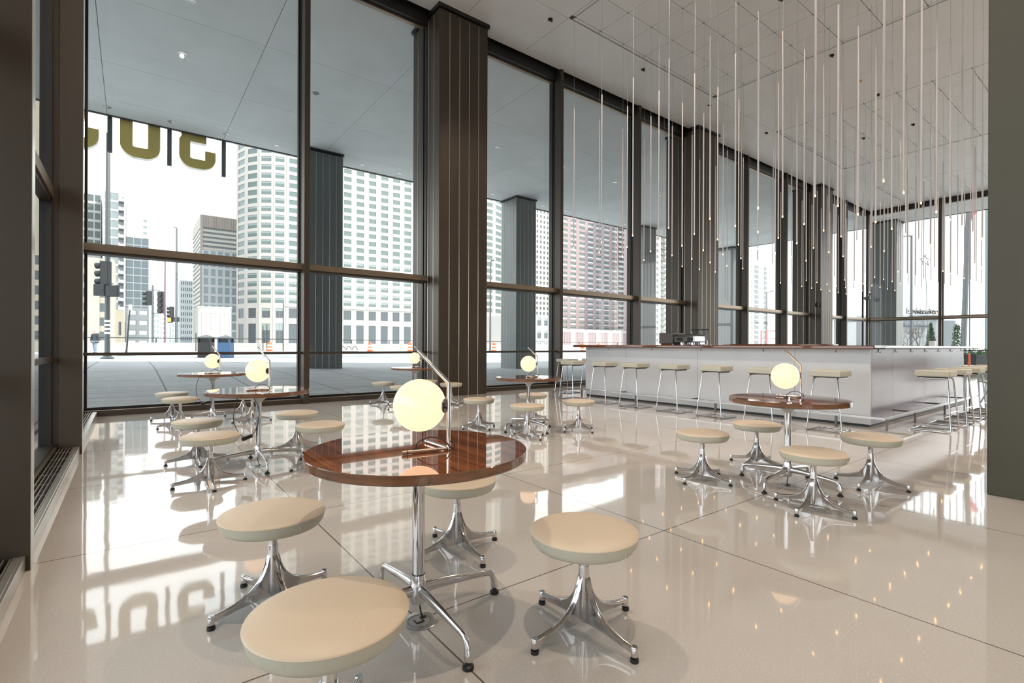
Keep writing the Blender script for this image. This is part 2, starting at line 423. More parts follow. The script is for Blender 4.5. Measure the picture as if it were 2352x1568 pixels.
# left window wall with deep mullion fins, convector grilles
LY = [3.40 + MOD * k for k in range(-4, 3)]          # fins at ... 0.17, 3.40, 6.63, 9.86
for k, y in enumerate(LY):
    if y < YB: continue
    if k == len(LY) - 1: continue
    b = MB(); b.box(-0.56, y - 0.05, 0.0, -0.385, y + 0.05, CZ, 0)
    b.box(-0.66, y - 0.035, 0.0, -0.56, y + 0.035, CZ, 0)
    b.box(-0.388, y - 0.048, 0.0, -0.383, y + 0.048, CZ, 1)
    b.box(-0.695, y - 0.062, 0.0, -0.62, y + 0.062, CZ, 2)
    struct(b.build('trim_fin', [M['bronze'], M['alu'], M['black']], smooth=0, bevel=0.002))
for k in range(len(LY) - 1):
    if LY[k + 1] < YB + 0.5: continue
    a0, a1 = max(YB, LY[k] + 0.05), LY[k + 1] - 0.05
    window_bay('y', a0, a1, -0.60, -0.64, n_w); n_w += 1
b = MB(); b.box(-0.80, 9.80, 0, -0.58, 10.12, CZ, 0); struct(b.build('trim_corner', M['bronze'], smooth=0, bevel=0.003))

lab = {3: 'slotted metal convector grille at the bottom left corner of the view', 4: 'slotted metal convector grille between the two left bronze fins',
       5: 'slotted metal convector grille in the far left window corner, beyond both fins'}
for k in (3, 4, 5):
    a0, a1 = LY[k] + 0.055, LY[k + 1] - 0.055
    t = thing('convector_grille', lab[k], 'floor grille', (-0.5, (a0 + a1) / 2, 0), 0, 'convector grilles along the left windows')
    L = (a1 - a0) / 2
    c = MB(); c.box(0.085, -L, 0, 0.098, L, 0.078); c.box(0.055, -L, 0.070, 0.085, L, 0.078); c.box(-0.10, -L, 0, -0.088, L, 0.085)
    c.box(-0.10, -L, 0.0, 0.085, L, 0.012, 1)
    c.build('casing', [M['alu'], M['black']], t, smooth=0, bevel=0.0015)
    c = MB()
    for i in range(6): x = -0.078 + i * 0.0245; c.box(x, -L, 0.062, x + 0.007, L, 0.076)
    for i in range(9): y = -L + (i + 0.5) * 2 * L / 9; c.box(-0.09, y - 0.004, 0.058, 0.06, y + 0.004, 0.066)
    c.build('slats', M['alu'], t, smooth=0)

# far right window wall at XR
for k, y in enumerate([9.86 - 3.05 * i for i in range(0, 7)]):
    b = MB(); b.box(XR - 0.12, y - 0.06, 0, XR + 0.2, y + 0.06, CZ, 0); struct(b.build('trim_mullion', M['bronze'], smooth=0, bevel=0.003))
    if y - 3.05 > YB: window_bay('y', y - 2.99, y - 0.06, XR, XR + 0.12, n_w); n_w += 1
# ------------------------------------------------------------------ pedestal stools
def make_stool():
    t = thing('pedestal_stool', 'x', 'stool')
    p = [(0.0, 0.331), (0.10, 0.331), (0.182, 0.332), (0.190, 0.335), (0.2015, 0.352), (0.2075, 0.377), (0.2080, 0.381)]
    MB().lathe([(0.001, z) if r == 0 else (r, z) for r, z in p], 64).build('seat_band', M['leather_side'], t, smooth=50)
    p = [(0.2080, 0.3812), (0.2098, 0.3835), (0.2085, 0.3862), (0.2045, 0.3885), (0.196, 0.3925), (0.180, 0.3965), (0.15, 0.4005), (0.10, 0.4025), (0.05, 0.4035), (0.001, 0.404)]
    seat = MB().lathe([(0.2065, 0.3795)] + p, 64).build('seat_cushion', M['leather'], t, smooth=60)
    sm = MB().box(-0.0012, -0.2052, 0.338, 0.0012, -0.2025, 0.379); sm.build('seam', M['leather'], seat, smooth=0)
    MB().lathe([(0.030, 0.322), (0.030, 0.331)], 24).lathe([(0.0185, 0.25), (0.0185, 0.318), (0.024, 0.327)], 24).build('stem', M['chrome'], t)
    MB().lathe([(0.012, 0.035), (0.016, 0.05), (0.0185, 0.10), (0.0205, 0.17), (0.0215, 0.21), (0.0205, 0.252)], 24).build('hub', M['cast'], t)
    prof = [(0.008, 0.222, 0.036, 0.010), (0.022, 0.210, 0.036, 0.0125), (0.030, 0.178, 0.036, 0.013), (0.042, 0.148, 0.036, 0.0125), (0.060, 0.119, 0.037, 0.012), (0.085, 0.094, 0.037, 0.0115),
            (0.120, 0.075, 0.036, 0.011), (0.160, 0.063, 0.033, 0.0105), (0.200, 0.056, 0.029, 0.010), (0.238, 0.052, 0.026, 0.0105)]
    for k in range(4):
        b = MB(); vs = []
        for r, zt, zb, hw in prof:
            sec = [(-hw * 0.45, zt - 0.000), (-hw, zt - 0.005), (-hw * 0.95, zt - 0.014), (-0.0045, zt - 0.022 if zt - 0.022 > zb + 0.006 else zb + 0.006), (-0.0040, zb),
                   (0.0040, zb), (0.0045, zt - 0.022 if zt - 0.022 > zb + 0.006 else zb + 0.006), (hw * 0.95, zt - 0.014), (hw, zt - 0.005), (hw * 0.45, zt)]
            vs += [(r, y, z) for y, z in sec]
        n = 10; fs = [(i * n + q, i * n + (q + 1) % n, (i + 1) * n + (q + 1) % n, (i + 1) * n + q) for i in range(len(prof) - 1) for q in range(n)]
        fs += [tuple(range(n))[::-1], tuple((len(prof) - 1) * n + q for q in range(n))]
        b.add(vs, fs); b.lathe([(0.0115, 0.019), (0.0125, 0.021), (0.0125, 0.052), (0.011, 0.0545)], 20, (0.246, 0, 0))
        leg = b.build('leg', M['cast'], t, smooth=50); leg.rotation_euler = (0, 0, k * PI / 2)
        MB().lathe([(0.0145, 0.0), (0.0155, 0.003), (0.0145, 0.013), (0.008, 0.015), (0.008, 0.020)], 18, (0.246, 0, 0)).build('foot_glide', M['rubber'], leg)
    return t

G_ST = 'round cream pedestal stools around the tables'
stools = [
 ((0.425, 1.36), 0.9, 'large cream round stool at the very front, cut by the bottom edge'),
 ((0.485, 2.31), 0.3, 'cream round stool left of the front table, with wide splayed foot'),
 ((1.399, 1.372), 0.0, 'cream round stool standing free right of the front table'),
 ((1.395, 2.310), 0.0, 'cream round stool partly hidden behind the front table top'),
 ((3.76, 2.335), 0.0, 'cream round stool left of the right-hand table, in front of the bar'),
 ((4.62, 2.315), 0.0, 'cream round stool behind the pedestal of the right-hand table'),
 ((3.680, 1.458), 0.0, 'cream round stool in front of the right-hand table pedestal'),
 ((4.685, 1.437), 0.0, 'cream round stool at the far right of the right-hand table'),
 ((0.500, 5.49), 0.0, 'rear cream stool of the two left of the second table by the windows'),
 ((0.500, 4.56), 0.0, 'front cream stool of the two left of the second table by the windows'),
 ((1.395, 5.56), 0.0, 'rear cream stool right of the second table, against the window sill'),
 ((1.360, 4.62), 0.0, 'cream stool right of the second table, behind the front table rim'),
 ((0.483, 8.85), 0.0, 'farthest cream stool beside the left corner table, against the paving view'),
 ((0.525, 7.93), 0.0, 'cream stool beside the left corner table, overlapping the farthest one'),
 ((1.40, 8.78), 0.0, 'cream stool seen behind the second table, right of the corner table pedestal'),
 ((1.38, 7.92), 0.0, 'stool hidden behind the second table top, only its chrome foot showing'),
 ((3.82, 9.05), 0.0, 'small cream stool left of the table by the clad column'),
 ((3.74, 8.05), 0.0, 'cream stool half hidden behind the big front globe lamp'),
 ((4.77, 9.09), 0.0, 'cream stool behind the front globe lamp, at the foot of the clad column'),
 ((4.77, 8.14), 0.0, 'small cream stool in front of the clad column, right of the front lamp stem'),
 ((3.70, 5.58), 0.0, 'cream stool left of the middle table by the column'),
 ((4.70, 5.66), 0.0, 'cream stool behind the pedestal of the middle table'),
 ((3.785, 4.66), 0.0, 'cream stool in front of the pedestal of the middle table'),
 ((4.635, 4.65), 0.0, 'cream stool right of the middle table, before the first bar stools'),
]
s0 = make_stool()
for i, ((x, y), rz, lb) in enumerate(stools):
    if i == 0: s0.location = (x, y, 0); s0.rotation_euler = (0, 0, rz); s0['label'] = lb; s0['group'] = G_ST
    else: dup(s0, (x, y, 0), rz, lb, G_ST)

# ------------------------------------------------------------------ round tables
TZ = 0.690
def make_table():
    t = thing('round_table', 'x', 'table')
    MB().lathe([(0.001, TZ - 0.036), (0.424, TZ - 0.036), (0.430, TZ - 0.031), (0.430, TZ - 0.003), (0.428, TZ), (0.001, TZ)], 96, mfun=lambda i: 0 if i == 4 else 1).build('tabletop', [M['wood'], M['wood_edge']], t, smooth=30)
    MB().lathe([(0.165, TZ - 0.0365), (0.165, TZ - 0.041), (0.15, TZ - 0.045), (0.09, TZ - 0.062), (0.045, TZ - 0.090), (0.030, TZ - 0.105), (0.028, TZ - 0.115)], 40).build('spreader', M['cone'], t)
    MB().lathe([(0.0245, 0.19), (0.0245, TZ - 0.10)], 32).lathe([(0.0262, 0.186), (0.0262, 0.1915)], 32, m=1).build('column', [M['chrome'], M['rubber']], t)
    MB().lathe([(0.012, 0.068), (0.028, 0.075), (0.033, 0.09), (0.034, 0.15), (0.029, 0.175), (0.0262, 0.188)], 32).build('hub', M['cast'], t)
    for k in range(4):
        b = MB()
        pts = [(0.015, 0, 0.128), (0.08, 0, 0.128), (0.17, 0, 0.120), (0.26, 0, 0.111), (0.325, 0, 0.104), (0.346, 0, 0.099), (0.360, 0, 0.088), (0.366, 0, 0.072), (0.370, 0, 0.050), (0.372, 0, 0.028), (0.372, 0, 0.024)]
        b.tube(pts, [0.024, 0.021, 0.018, 0.0155, 0.0135, 0.0135, 0.0135, 0.0145, 0.0165, 0.0165, 0.012], 16, flat=0.72)
        leg = b.build('leg', M['cast'], t, smooth=60); leg.rotation_euler = (0, 0, k * PI / 2)
        MB().lathe([(0.019, 0.0), (0.0205, 0.004), (0.0195, 0.012), (0.009, 0.019), (0.009, 0.026)], 20, (0.372, 0, 0)).build('foot_glide', M['rubber'], leg)
    return t
tables = [((0.917, 1.815), 'large round glossy wood table in the foreground with a globe lamp'),
          ((4.148, 1.832), 'round dark wood table at right, in front of the white bar'),
          ((0.928, 5.02), 'round wood table at left, second from the camera, by the windows'),
          ((0.935, 8.30), 'small-looking round table in the far left window corner'),
          ((4.17, 8.42), 'round wood table partly hidden behind the front lamp, by the clad column'),
          ((4.144, 5.08), 'round wood table in the middle, between column and first bar stools')]
G_T = 'round rosewood pedestal tables'
t0 = make_table()
for i, ((x, y), lb) in enumerate(tables):
    if i == 0: t0.location = (x, y, 0); t0['label'] = lb; t0['group'] = G_T
    else: dup(t0, (x, y, 0), 0, lb, G_T)

# ------------------------------------------------------------------ globe table lamps
GR = 0.103
def arc(pts, n=8):
    """Catmull-Rom through pts"""
    P = [Vector(p) for p in pts]; P = [P[0] * 2 - P[1]] + P + [P[-1] * 2 - P[-2]]; o = []
    for i in range(1, len(P) - 2):
        for k in range(n):
            t = k / n; a, b_, c, d = P[i - 1:i + 3]
            o.append(0.5 * ((2 * b_) + (c - a) * t + (2 * a - 5 * b_ + 4 * c - d) * t * t + (-a + 3 * b_ - 3 * c + d) * t ** 3))
    o.append(P[-2]); return o
def make_lamp(hang):
    """apex of the V foot at the origin, globe towards local +x"""
    t = thing('globe_table_lamp', 'x', 'table lamp')
    for sgn in (-1, 1):
        a = R(41) * sgn; e = Vector((0.185 * math.cos(a), 0.185 * math.sin(a), 0.0075)); s = Vector((0.0, 0, 0.0075)); d = (e - s).normalized()
        rod = MB().tube([s, e], 0.0072, 16).build('foot_rod', M['brass'], t)
        MB().tube([e - d * 0.020, e - d * 0.017], 0.0078, 16).build('rubber_ring', M['rubber'], rod)
    MB().tube([(0, 0, 0.004), (0, 0, 0.262), (0.128, 0, 0.388)], 0.0078, 18).build('stem', M['brass'], t, smooth=50)
    gz = 0.172; gx = GR + 0.017
    c = MB(); k = 48; n2 = 32
    prof = [(max(0.0005, GR * math.sin(PI * i / n2)), -GR * math.cos(PI * i / n2)) for i in range(n2 + 1)]
    c.lathe(prof, k, (gx, 0, gz)).build('globe', M['globe'], t, smooth=80)
    b = MB(); b.tube([(0.004, 0, gz), (0.026, 0, gz)], 0.0105, 20); b.tube([(0.014, 0, gz), (0.017, 0, gz), (0.022, 0, gz)], [0.027, 0.028, 0.024], 28)
    b.build('globe_holder', M['steel_dark'], t)
    if hang:
        pts = [(0.004, 0.004, 0.03), (-0.03, 0.03, 0.035), (-0.02, 0.10, 0.03), (0.05, 0.10, 0.045), (0.10, 0.05, 0.015), (0.11, 0.03, 0.002)]
        b = MB().tube(arc(pts), 0.0024, 8)
    else:
        pts = [(0.0, 0, 0.04), (-0.022, -0.004, 0.026), (-0.016, 0.004, 0.008), (0.02, 0.02, 0.045), (0.07, 0.03, 0.052), (0.115, 0.03, 0.030), (0.125, 0.032, 0.001)]
        b = MB().tube(arc(pts), 0.0024, 8)
    b.build('cord', M['cord'], t)
    b = MB().lathe([(0.026, 0.0003), (0.026, 0.003), (0.019, 0.0035), (0.019, 0.0008)], 28, (0.120, 0.032, 0)); b.build('cord_grommet', M['rubber'], t)
    return t
LD = math.atan2(0.75, -0.66)
lamps = [((0.990, 1.707), LD, 'large glowing globe lamp on the foreground table'),
         ((4.290, 1.795), R(137), 'glowing globe lamp on the right-hand table, against the white bar'),
         ((1.000, 4.935), R(130), 'glowing globe lamp on the second table by the left windows'),
         ((1.010, 8.20), R(130), 'glowing globe lamp on the far left corner table'),
         ((4.26, 8.36), R(138), 'small glowing globe lamp behind the front lamp arm, near the clad column'),
         ((4.230, 5.00), R(138), 'glowing globe lamp on the middle table right of the clad column')]
l0 = make_lamp(False)
for i, ((x, y), rz, lb) in enumerate(lamps):
    o = l0 if i == 0 else dup(l0, (0, 0, 0))
    o.location = (x, y, TZ + 0.0008); o.rotation_euler = (0, 0, rz); o['label'] = lb; o['group'] = 'opal globe lamps on the tables'

# power leads under two of the window tables, floor boxes under all three that show one
def lead(tx, ty, lb, seed):
    t = thing('power_lead', lb, 'power cable', (tx, ty, 0), 0, 'black power leads under the window tables')
    MB().tube(arc([(-0.16, 0.02, TZ - 0.037), (-0.19, 0.0, 0.55), (-0.20, 0.0, 0.42), (-0.15, -0.02, 0.30), (-0.085, -0.04, 0.272), (-0.05, -0.04, 0.30), (-0.02, -0.06, 0.38), (-0.01, -0.06, 0.52), (-0.06, -0.05, TZ - 0.045)]), 0.003, 8).build('cable', M['cord'], t)
    MB().box(-0.045, -0.018, -0.016, 0.045, 0.018, 0.016, rot=Matrix.Rotation(R(-18), 3, 'Y'), org=(-0.10, -0.035, 0.272)).build('adapter', M['rubber'], t, bevel=0.004)
lead(0.928, 5.02, 'black cable loop with adapter box under the second table', 1)
lead(0.935, 8.30, 'black cable loop hanging under the far left corner table', 2)
def floor_box(x, y, lb, cord=True):
    t = thing('floor_outlet', lb, 'floor outlet', (x, y, 0), 0, 'round floor outlets under the tables')
    MB().lathe([(0.001, 0.0002), (0.069, 0.0002), (0.069, 0.002), (0.066, 0.0032), (0.046, 0.0032), (0.0455, 0.0026), (0.001, 0.0026)], 48).build('plate', M['steel'], t)
    b = MB(); b.lathe([(0.0462, 0.0028), (0.0462, 0.0034), (0.0445, 0.0034), (0.0445, 0.0028)], 40, caps=False)
    b.tube([(-0.016, 0.016, 0.003), (-0.016, -0.012, 0.003), (0.014, -0.012, 0.003), (0.014, 0.016, 0.003)], 0.0028, 6)
    b.box(0.012, 0.008, 0.0026, 0.036, 0.024, 0.0045); b.build('slots', M['black'], t)
    if cord: MB().tube(arc([(0.022, 0.015, 0.004), (0.012, 0.012, 0.03), (0.004, 0.004, 0.060), (0.0, 0.0, 0.075)]), 0.0032, 8).build('cord', M['cord'], t)
floor_box(0.918, 1.807, 'round steel floor outlet with black cord under the foreground table')
floor_box(4.142, 1.825, 'round steel floor outlet with black cord under the right-hand table')
floor_box(0.916, 5.006, 'round steel floor outlet with black cord under the second table')

# ------------------------------------------------------------------ bar
BX0, BX1, BY0, BY1 = 8.04, 13.15, 2.47, 7.85
bar = thing('bar_island', 'long white rectangular bar with wooden counter rim and steel foot rail', 'bar', (BX0, BY0, 0))
LX, LYb = BX1 - BX0, BY1 - BY0
def panels(name, axis, cuts, lo, m, par):
    for a_, c_ in zip(cuts[:-1], cuts[1:]):
        b = MB()
        if axis == 'y': b.box(lo, a_ + 0.002, 0.035, lo + 0.05, c_ - 0.002, 1.07)
        else: b.box(a_ + 0.002, lo, 0.035, c_ - 0.002, lo + 0.05, 1.07)
        b.build(name, m, par, smooth=0, bevel=0.0015)
panels('front_panel', 'y', [0.0, 0.98, 2.62, 4.24, LYb], 0.0, M['bar_white'], bar)
panels('side_panel', 'x', [0.051, 0.92, 2.52, 4.10, LX], 0.0, M['bar_shaded'], bar)
panels('rear_panel', 'x', [0.051, 1.7, 3.4, LX], LYb - 0.05, M['bar_white'], bar)
panels('far_panel', 'y', [0.051, 1.8, 3.6, LYb - 0.051], LX - 0.05, M['bar_white'], bar)
MB().box(0.02, 0.02, 0.0, LX - 0.02, LYb - 0.02, 0.034).build('plinth', M['black'], bar, smooth=0)
# counter: mitred ring, wood on the room side, steel-faced along the right side
OV, CW = 0.20, 0.50
def ring(x0, y0, x1, y1, m):
    b = MB(); b.box(x0, y0, 1.071, x1, y1, 1.120, 0); return b
ring(-OV, -0.10, CW - OV, LYb + OV, 0).build('wood_counter', M['bar_wood'], bar, smooth=0, bevel=0.012, seg=4)
ring(CW - OV + 0.001, LYb - 0.30, LX + OV, LYb + OV, 0).build('wood_counter', M['bar_wood'], bar, smooth=0, bevel=0.012, seg=4)
ring(LX - 0.30, CW - OV + 0.002, LX + OV, LYb - 0.301, 0).build('wood_counter', M['bar_wood'], bar, smooth=0, bevel=0.012, seg=4)
b = MB(); b.box(-OV + 0.02, -OV - 0.02, 1.085, LX + OV, CW - OV, 1.118, 0); b.box(-OV + 0.03, -OV - 0.01, 1.071, LX + OV - 0.01, CW - OV, 1.084, 1)
b.build('steel_counter', [M['steel'], M['rubber']], bar, smooth=0, bevel=0.003)
MB().box(LX - 0.35, 2.2, 1.121, LX - 0.02, LYb - 0.5, 1.165).build('raised_shelf', M['bar_wood'], bar, smooth=0, bevel=0.008)
# inner worktops
MB().box(0.32, 0.32, 0.86, LX - 0.32, 0.75, 0.90).box(0.32, 0.76, 0.86, 0.75, LYb - 0.32, 0.90).build('worktop', M['steel'], bar, smooth=0)
MB().box(0.06, 0.40, 0.036, 0.72, LYb - 0.35, 0.859).build('under_cabinet', M['bar_white'], bar, smooth=0)
bkc = thing('back_counter', 'low steel work counter inside the bar, under the coffee machine', 'counter', (BX0 + 1.8, BY0 + 2.6, 0.036))
MB().box(0, 0, 0.0, 0.75, 2.5, 0.86).build('cabinet', M['bar_white'], bkc, smooth=0, bevel=0.004)
MB().box(-0.02, -0.02, 0.861, 0.77, 2.52, 0.904).build('worktop', M['steel'], bkc, smooth=0, bevel=0.004)
# foot rail
b = MB(); z = 0.17; rx, ry, l_ = -0.30, -0.24, 0.017
b.box(rx - l_, ry - l_, z - l_, rx + l_, LYb + 0.10, z + l_); b.box(rx + l_, ry - l_, z - l_, LX + 0.2, ry + l_, z + l_)
b.build('foot_rail', M['steel'], bar, smooth=0, bevel=0.003)
for yy in (ry + 0.55, 2.1, 3.75, 5.2):
    b = MB(); b.box(rx - 0.012, yy - 0.014, 0, rx + 0.012, yy + 0.014, z - l_); b.build('rail_post', M['steel_dark'], bar, smooth=0)
for xx in (rx + 0.12, 1.02, 2.6, 4.3):
    b = MB(); b.box(xx - 0.014, ry - 0.012, 0, xx + 0.014, ry + 0.012, z - l_); b.build('rail_post', M['steel_dark'], bar, smooth=0)
for xx in (0.92, 2.52, 4.10):
    MB().box(xx - 0.01, ry + l_, z - 0.012, xx + 0.01, 0.0, z + 0.012).build('rail_bracket', M['steel_dark'], bar, smooth=0)
for yy in (0.98, 2.62, 4.24):
    MB().box(rx + l_, yy - 0.01, z - 0.012, 0.0, yy + 0.01, z + 0.012).build('rail_bracket', M['steel_dark'], bar, smooth=0)
hk = MB(); hk.tube(arc([(0, 0, 0), (0, 0, -0.035), (0, -0.008, -0.046), (0, -0.022, -0.048), (0, -0.030, -0.036)]), 0.0035, 8)
h0 = None
spots = [(x, -0.004, 0.0) for x in (0.30, 1.0, 1.75, 2.5, 3.3, 4.1, 4.9)] + [(-0.004, y, -PI / 2) for y in (0.42, 1.45, 2.55, 3.6, 4.7, 5.25)]
for x, y, rz in spots:
    if h0 is None: h0 = hk.build('coat_hook', M['steel_dark'], bar); c = h0
    else: c = h0.copy(); COL.objects.link(c)
    c.location = (x, y, 1.071); c.rotation_euler = (0, 0, rz)

# coffee machine and grinders on the back counter
BCX, BCY = BX0 + 1.8, BY0 + 2.6
cm = thing('espresso_machine', 'chrome two-group espresso machine on the bar back counter', 'coffee machine', (10.20, 6.55, 0.941), 0)
MB().box(-0.26, 0.40, 0.22, 0.24, 0.76, 0.47).build('side_housing', M['steel_dark'], cm, smooth=0, bevel=0.008)
MB().prism([(-0.20, 0.02), (0.18, 0.02), (0.22, 0.219), (-0.24, 0.219)], 0.42, 0.72, 'xz').build('side_base', M['bar_wood'], cm, smooth=0)
MB().box(-0.22, -0.14, 0.25, 0.22, 0.395, 0.40).build('upper_body', M['chrome'], cm, smooth=0, bevel=0.02)
MB().box(-0.16, -0.12, 0.401, 0.18, 0.38, 0.43).build('cup_rail', M['black'], cm, smooth=0)
MB().box(-0.22, -0.14, 0.02, 0.22, 0.395, 0.07).build('drip_tray', M['chrome'], cm, smooth=0, bevel=0.01)
MB().box(0.02, -0.14, 0.071, 0.20, 0.395, 0.249).build('back_panel', M['chrome'], cm, smooth=0)
MB().box(-0.18, -0.12, 0.070, 0.0, 0.375, 0.078).build('drip_grid', M['black'], cm, smooth=0)
for yy in (-0.03, 0.25):
    g2 = MB().cyl((-0.10, yy, 0), 0.045, 0.17, 0.25, 24).build('group_head', M['chrome'], cm)
    MB().tube([(-0.14, yy, 0.19), (-0.30, yy + 0.03, 0.175)], [0.012, 0.016], 12).build('portafilter_handle', M['black'], g2)
    MB().tube([(-0.10, yy, 0.165), (-0.10, yy, 0.13)], [0.035, 0.012], 14).build('spout', M['chrome'], g2)
    MB().box(-0.228, yy - 0.09, 0.285, -0.2225, yy + 0.06, 0.355).build('control_panel', M['black'], cm, smooth=0)
    MB().cyl((-0.10, yy + 0.11, 0), 0.035, 0.079, 0.14, 16).build('cup', M['white_cup'], cm)
for yy in (0.12, -0.11): MB().tube(arc([(-0.21, yy, 0.26), (-0.27, yy, 0.22), (-0.26, yy - 0.03, 0.10)]), 0.007, 8).build('steam_wand', M['chrome'], cm)
for s_ in (-1, 1):
    for q in (-0.08, 0.34): MB().cyl((0.17 * s_, q, 0), 0.02, 0.0, 0.02, 12).build('foot', M['black'], cm)
    MB().cyl((0.15 * s_, 0.60, 0), 0.02, 0.0, 0.02, 12).build('foot', M['black'], cm)
def grinder(x, y, lb):
    t = thing('coffee_grinder', lb, 'coffee grinder', (x, y, 0.941), 0, 'coffee grinders beside the espresso machine')
    MB().lathe([(0.075, 0), (0.075, 0.10), (0.06, 0.12), (0.06, 0.28), (0.045, 0.31)], 28).build('body', M['chrome'], t)
    MB().box(-0.085, -0.02, 0.12, -0.058, 0.02, 0.23).build('spout', M['black'], t, smooth=0)
    MB().lathe([(0.035, 0.311), (0.045, 0.34), (0.100, 0.535), (0.097, 0.535), (0.042, 0.34), (0.032, 0.315)], 28, caps=False).build('hopper', M['clear'], t)
    MB().lathe([(0.105, 0.536), (0.105, 0.552), (0.07, 0.560), (0.001, 0.560)], 28).build('lid', M['black'], t)
grinder(10.55, 6.74, 'coffee grinder with clear hopper rising behind the espresso machine')
grinder(10.55, 6.50, 'coffee grinder with clear hopper at the right of the espresso machine')
for i, (x, y) in enumerate(((10.08, 6.27), (10.08, 6.17), (10.10, 6.06))):
    t = tag(MB().lathe([(0.036, 0), (0.042, 0.12), (0.042, 0.19), (0.040, 0.19), (0.036, 0.01)], 20).build('steel_pitcher', M['chrome'], loc=(x, y, 0.941)),
            ('steel milk pitcher nearest the espresso machine', 'middle one of the three steel milk pitchers', 'steel milk pitcher at the right end of the back counter')[i], 'pitcher', 'steel pitchers on the back counter')
nh = thing('napkin_box', 'small white box on the counter edge below the cone-shaped tree', 'box', (BX0 + 3.05, BY0 + 0.02, 1.1185))
MB().box(-0.06, -0.04, 0, 0.06, 0.04, 0.085).build('body', M['bar_white'], nh, smooth=0, bevel=0.003)
MB().box(-0.045, -0.012, 0.084, 0.045, 0.012, 0.092).build('slot', M['black'], nh, smooth=0)

# ------------------------------------------------------------------ bar stools (local +x faces the bar)
def make_barstool():
    t = thing('bar_stool', 'x', 'bar stool')
    MB().box(0.0, -0.185, 0.715, 0.365, 0.185, 0.792).build('seat', M['leather_side'], t, smooth=40, bevel=0.012, seg=3)
    MB().box(0.03, -0.15, 0.702, 0.34, 0.15, 0.7145).build('seat_plate', M['rubber'], t, smooth=0)
    for s_ in (-1, 1):
        pts = [(0.31, 0.135 * s_, 0.694), (0.06, 0.135 * s_, 0.694), (0.040, 0.137 * s_, 0.688), (0.030, 0.140 * s_, 0.672), (-0.015, 0.205 * s_, 0.045), (-0.012, 0.209 * s_, 0.018), (0.012, 0.211 * s_, 0.0095), (0.40, 0.211 * s_, 0.0095)]
        MB().tube(pts, 0.0095, 12).build('side_frame', M['chrome'], t, smooth=60)
        MB().tube([(0.03, 0.15 * s_, 0.0095), (0.40, 0.15 * s_, 0.0095)], 0.0065, 8).build('floor_runner', M['chrome'], t)
    MB().tube([(0.40, -0.211, 0.0095), (0.40, 0.211, 0.0095)], 0.0095, 12).build('rear_bar', M['chrome'], t)
    MB().tube([(0.03, -0.211, 0.0095), (0.03, 0.211, 0.0095)], 0.0065, 8).build('cross_bar', M['chrome'], t)
    MB().tube([(0.002, -0.183, 0.26), (0.002, 0.183, 0.26)], 0.010, 12).build('foot_bar', M['chrome'], t)
    return t
bs0 = make_barstool(); first = True
G_B = 'square cream bar stools around the bar'
ordn = ['first', 'second', 'third', 'fourth', 'fifth', 'sixth', 'seventh', 'eighth']
bsl = []
for i, y in enumerate((7.29, 6.42, 5.68, 4.87, 4.11, 3.35, 2.50)):
    lb = ['cream bar stool at the left end of the bar, standing clear of its white front', 'cream bar stool at the white bar front, second from its left end',
          'cream bar stool at the white bar front, third from its left end', 'cream bar stool in front of the white bar below the coffee machine',
          'cream bar stool fully visible before the white bar, fifth from its left end', 'cream bar stool half hidden behind the right-hand globe lamp',
          'cream bar stool just right of the right-hand globe lamp, nearest the bar corner'][i]
    bsl.append(((7.10, y + 0.185), 0.0, lb))
for i, x in enumerate((8.30, 9.13, 9.98, 10.83, 11.68)):
    bsl.append(((x + 0.185, 1.69), PI / 2, 'cream bar stool on the shaded lilac side of the bar, %s from the bar corner' % ordn[i]))
for i, x in enumerate((8.02, 8.87, 9.7)):
    bsl.append(((x + 0.185, 8.80), -PI / 2, 'cream bar stool behind the far end of the bar, %s from the left' % ordn[i]))
for i, ((x, y), rz, lb) in enumerate(bsl):
    o = bs0 if i == 0 else dup(bs0, (0, 0, 0)); o.location = (x, y, 0); o.rotation_euler = (0, 0, rz); o['label'] = lb; o['group'] = G_B

# folding chair beyond the bar, at the right
fc = thing('folding_chair', 'cream folding chair with crossed metal legs beyond the bar stools', 'chair', (13.0, 1.75, 0), R(20))
MB().box(-0.25, -0.02, 0.35, 0.25, 0.0, 0.92).build('backrest', M['leather_side'], fc, smooth=0, bevel=0.01)
MB().box(-0.25, 0.0, 0.43, 0.25, 0.42, 0.46).build('seat', M['leather_side'], fc, smooth=0, bevel=0.01)
MB().box(-0.27, -0.035, 0.50, 0.27, -0.021, 0.555).build('frame_bar', M['rubber'], fc, smooth=0)
for s_ in (-1, 1):
    MB().tube([(0.28 * s_, -0.05, 1.02), (0.28 * s_, 0.40, 0.012)], 0.014, 10).tube([(0.27 * s_, 0.38, 0.50), (0.27 * s_, -0.08, 0.012)], 0.014, 10).build('leg', M['steel'], fc)

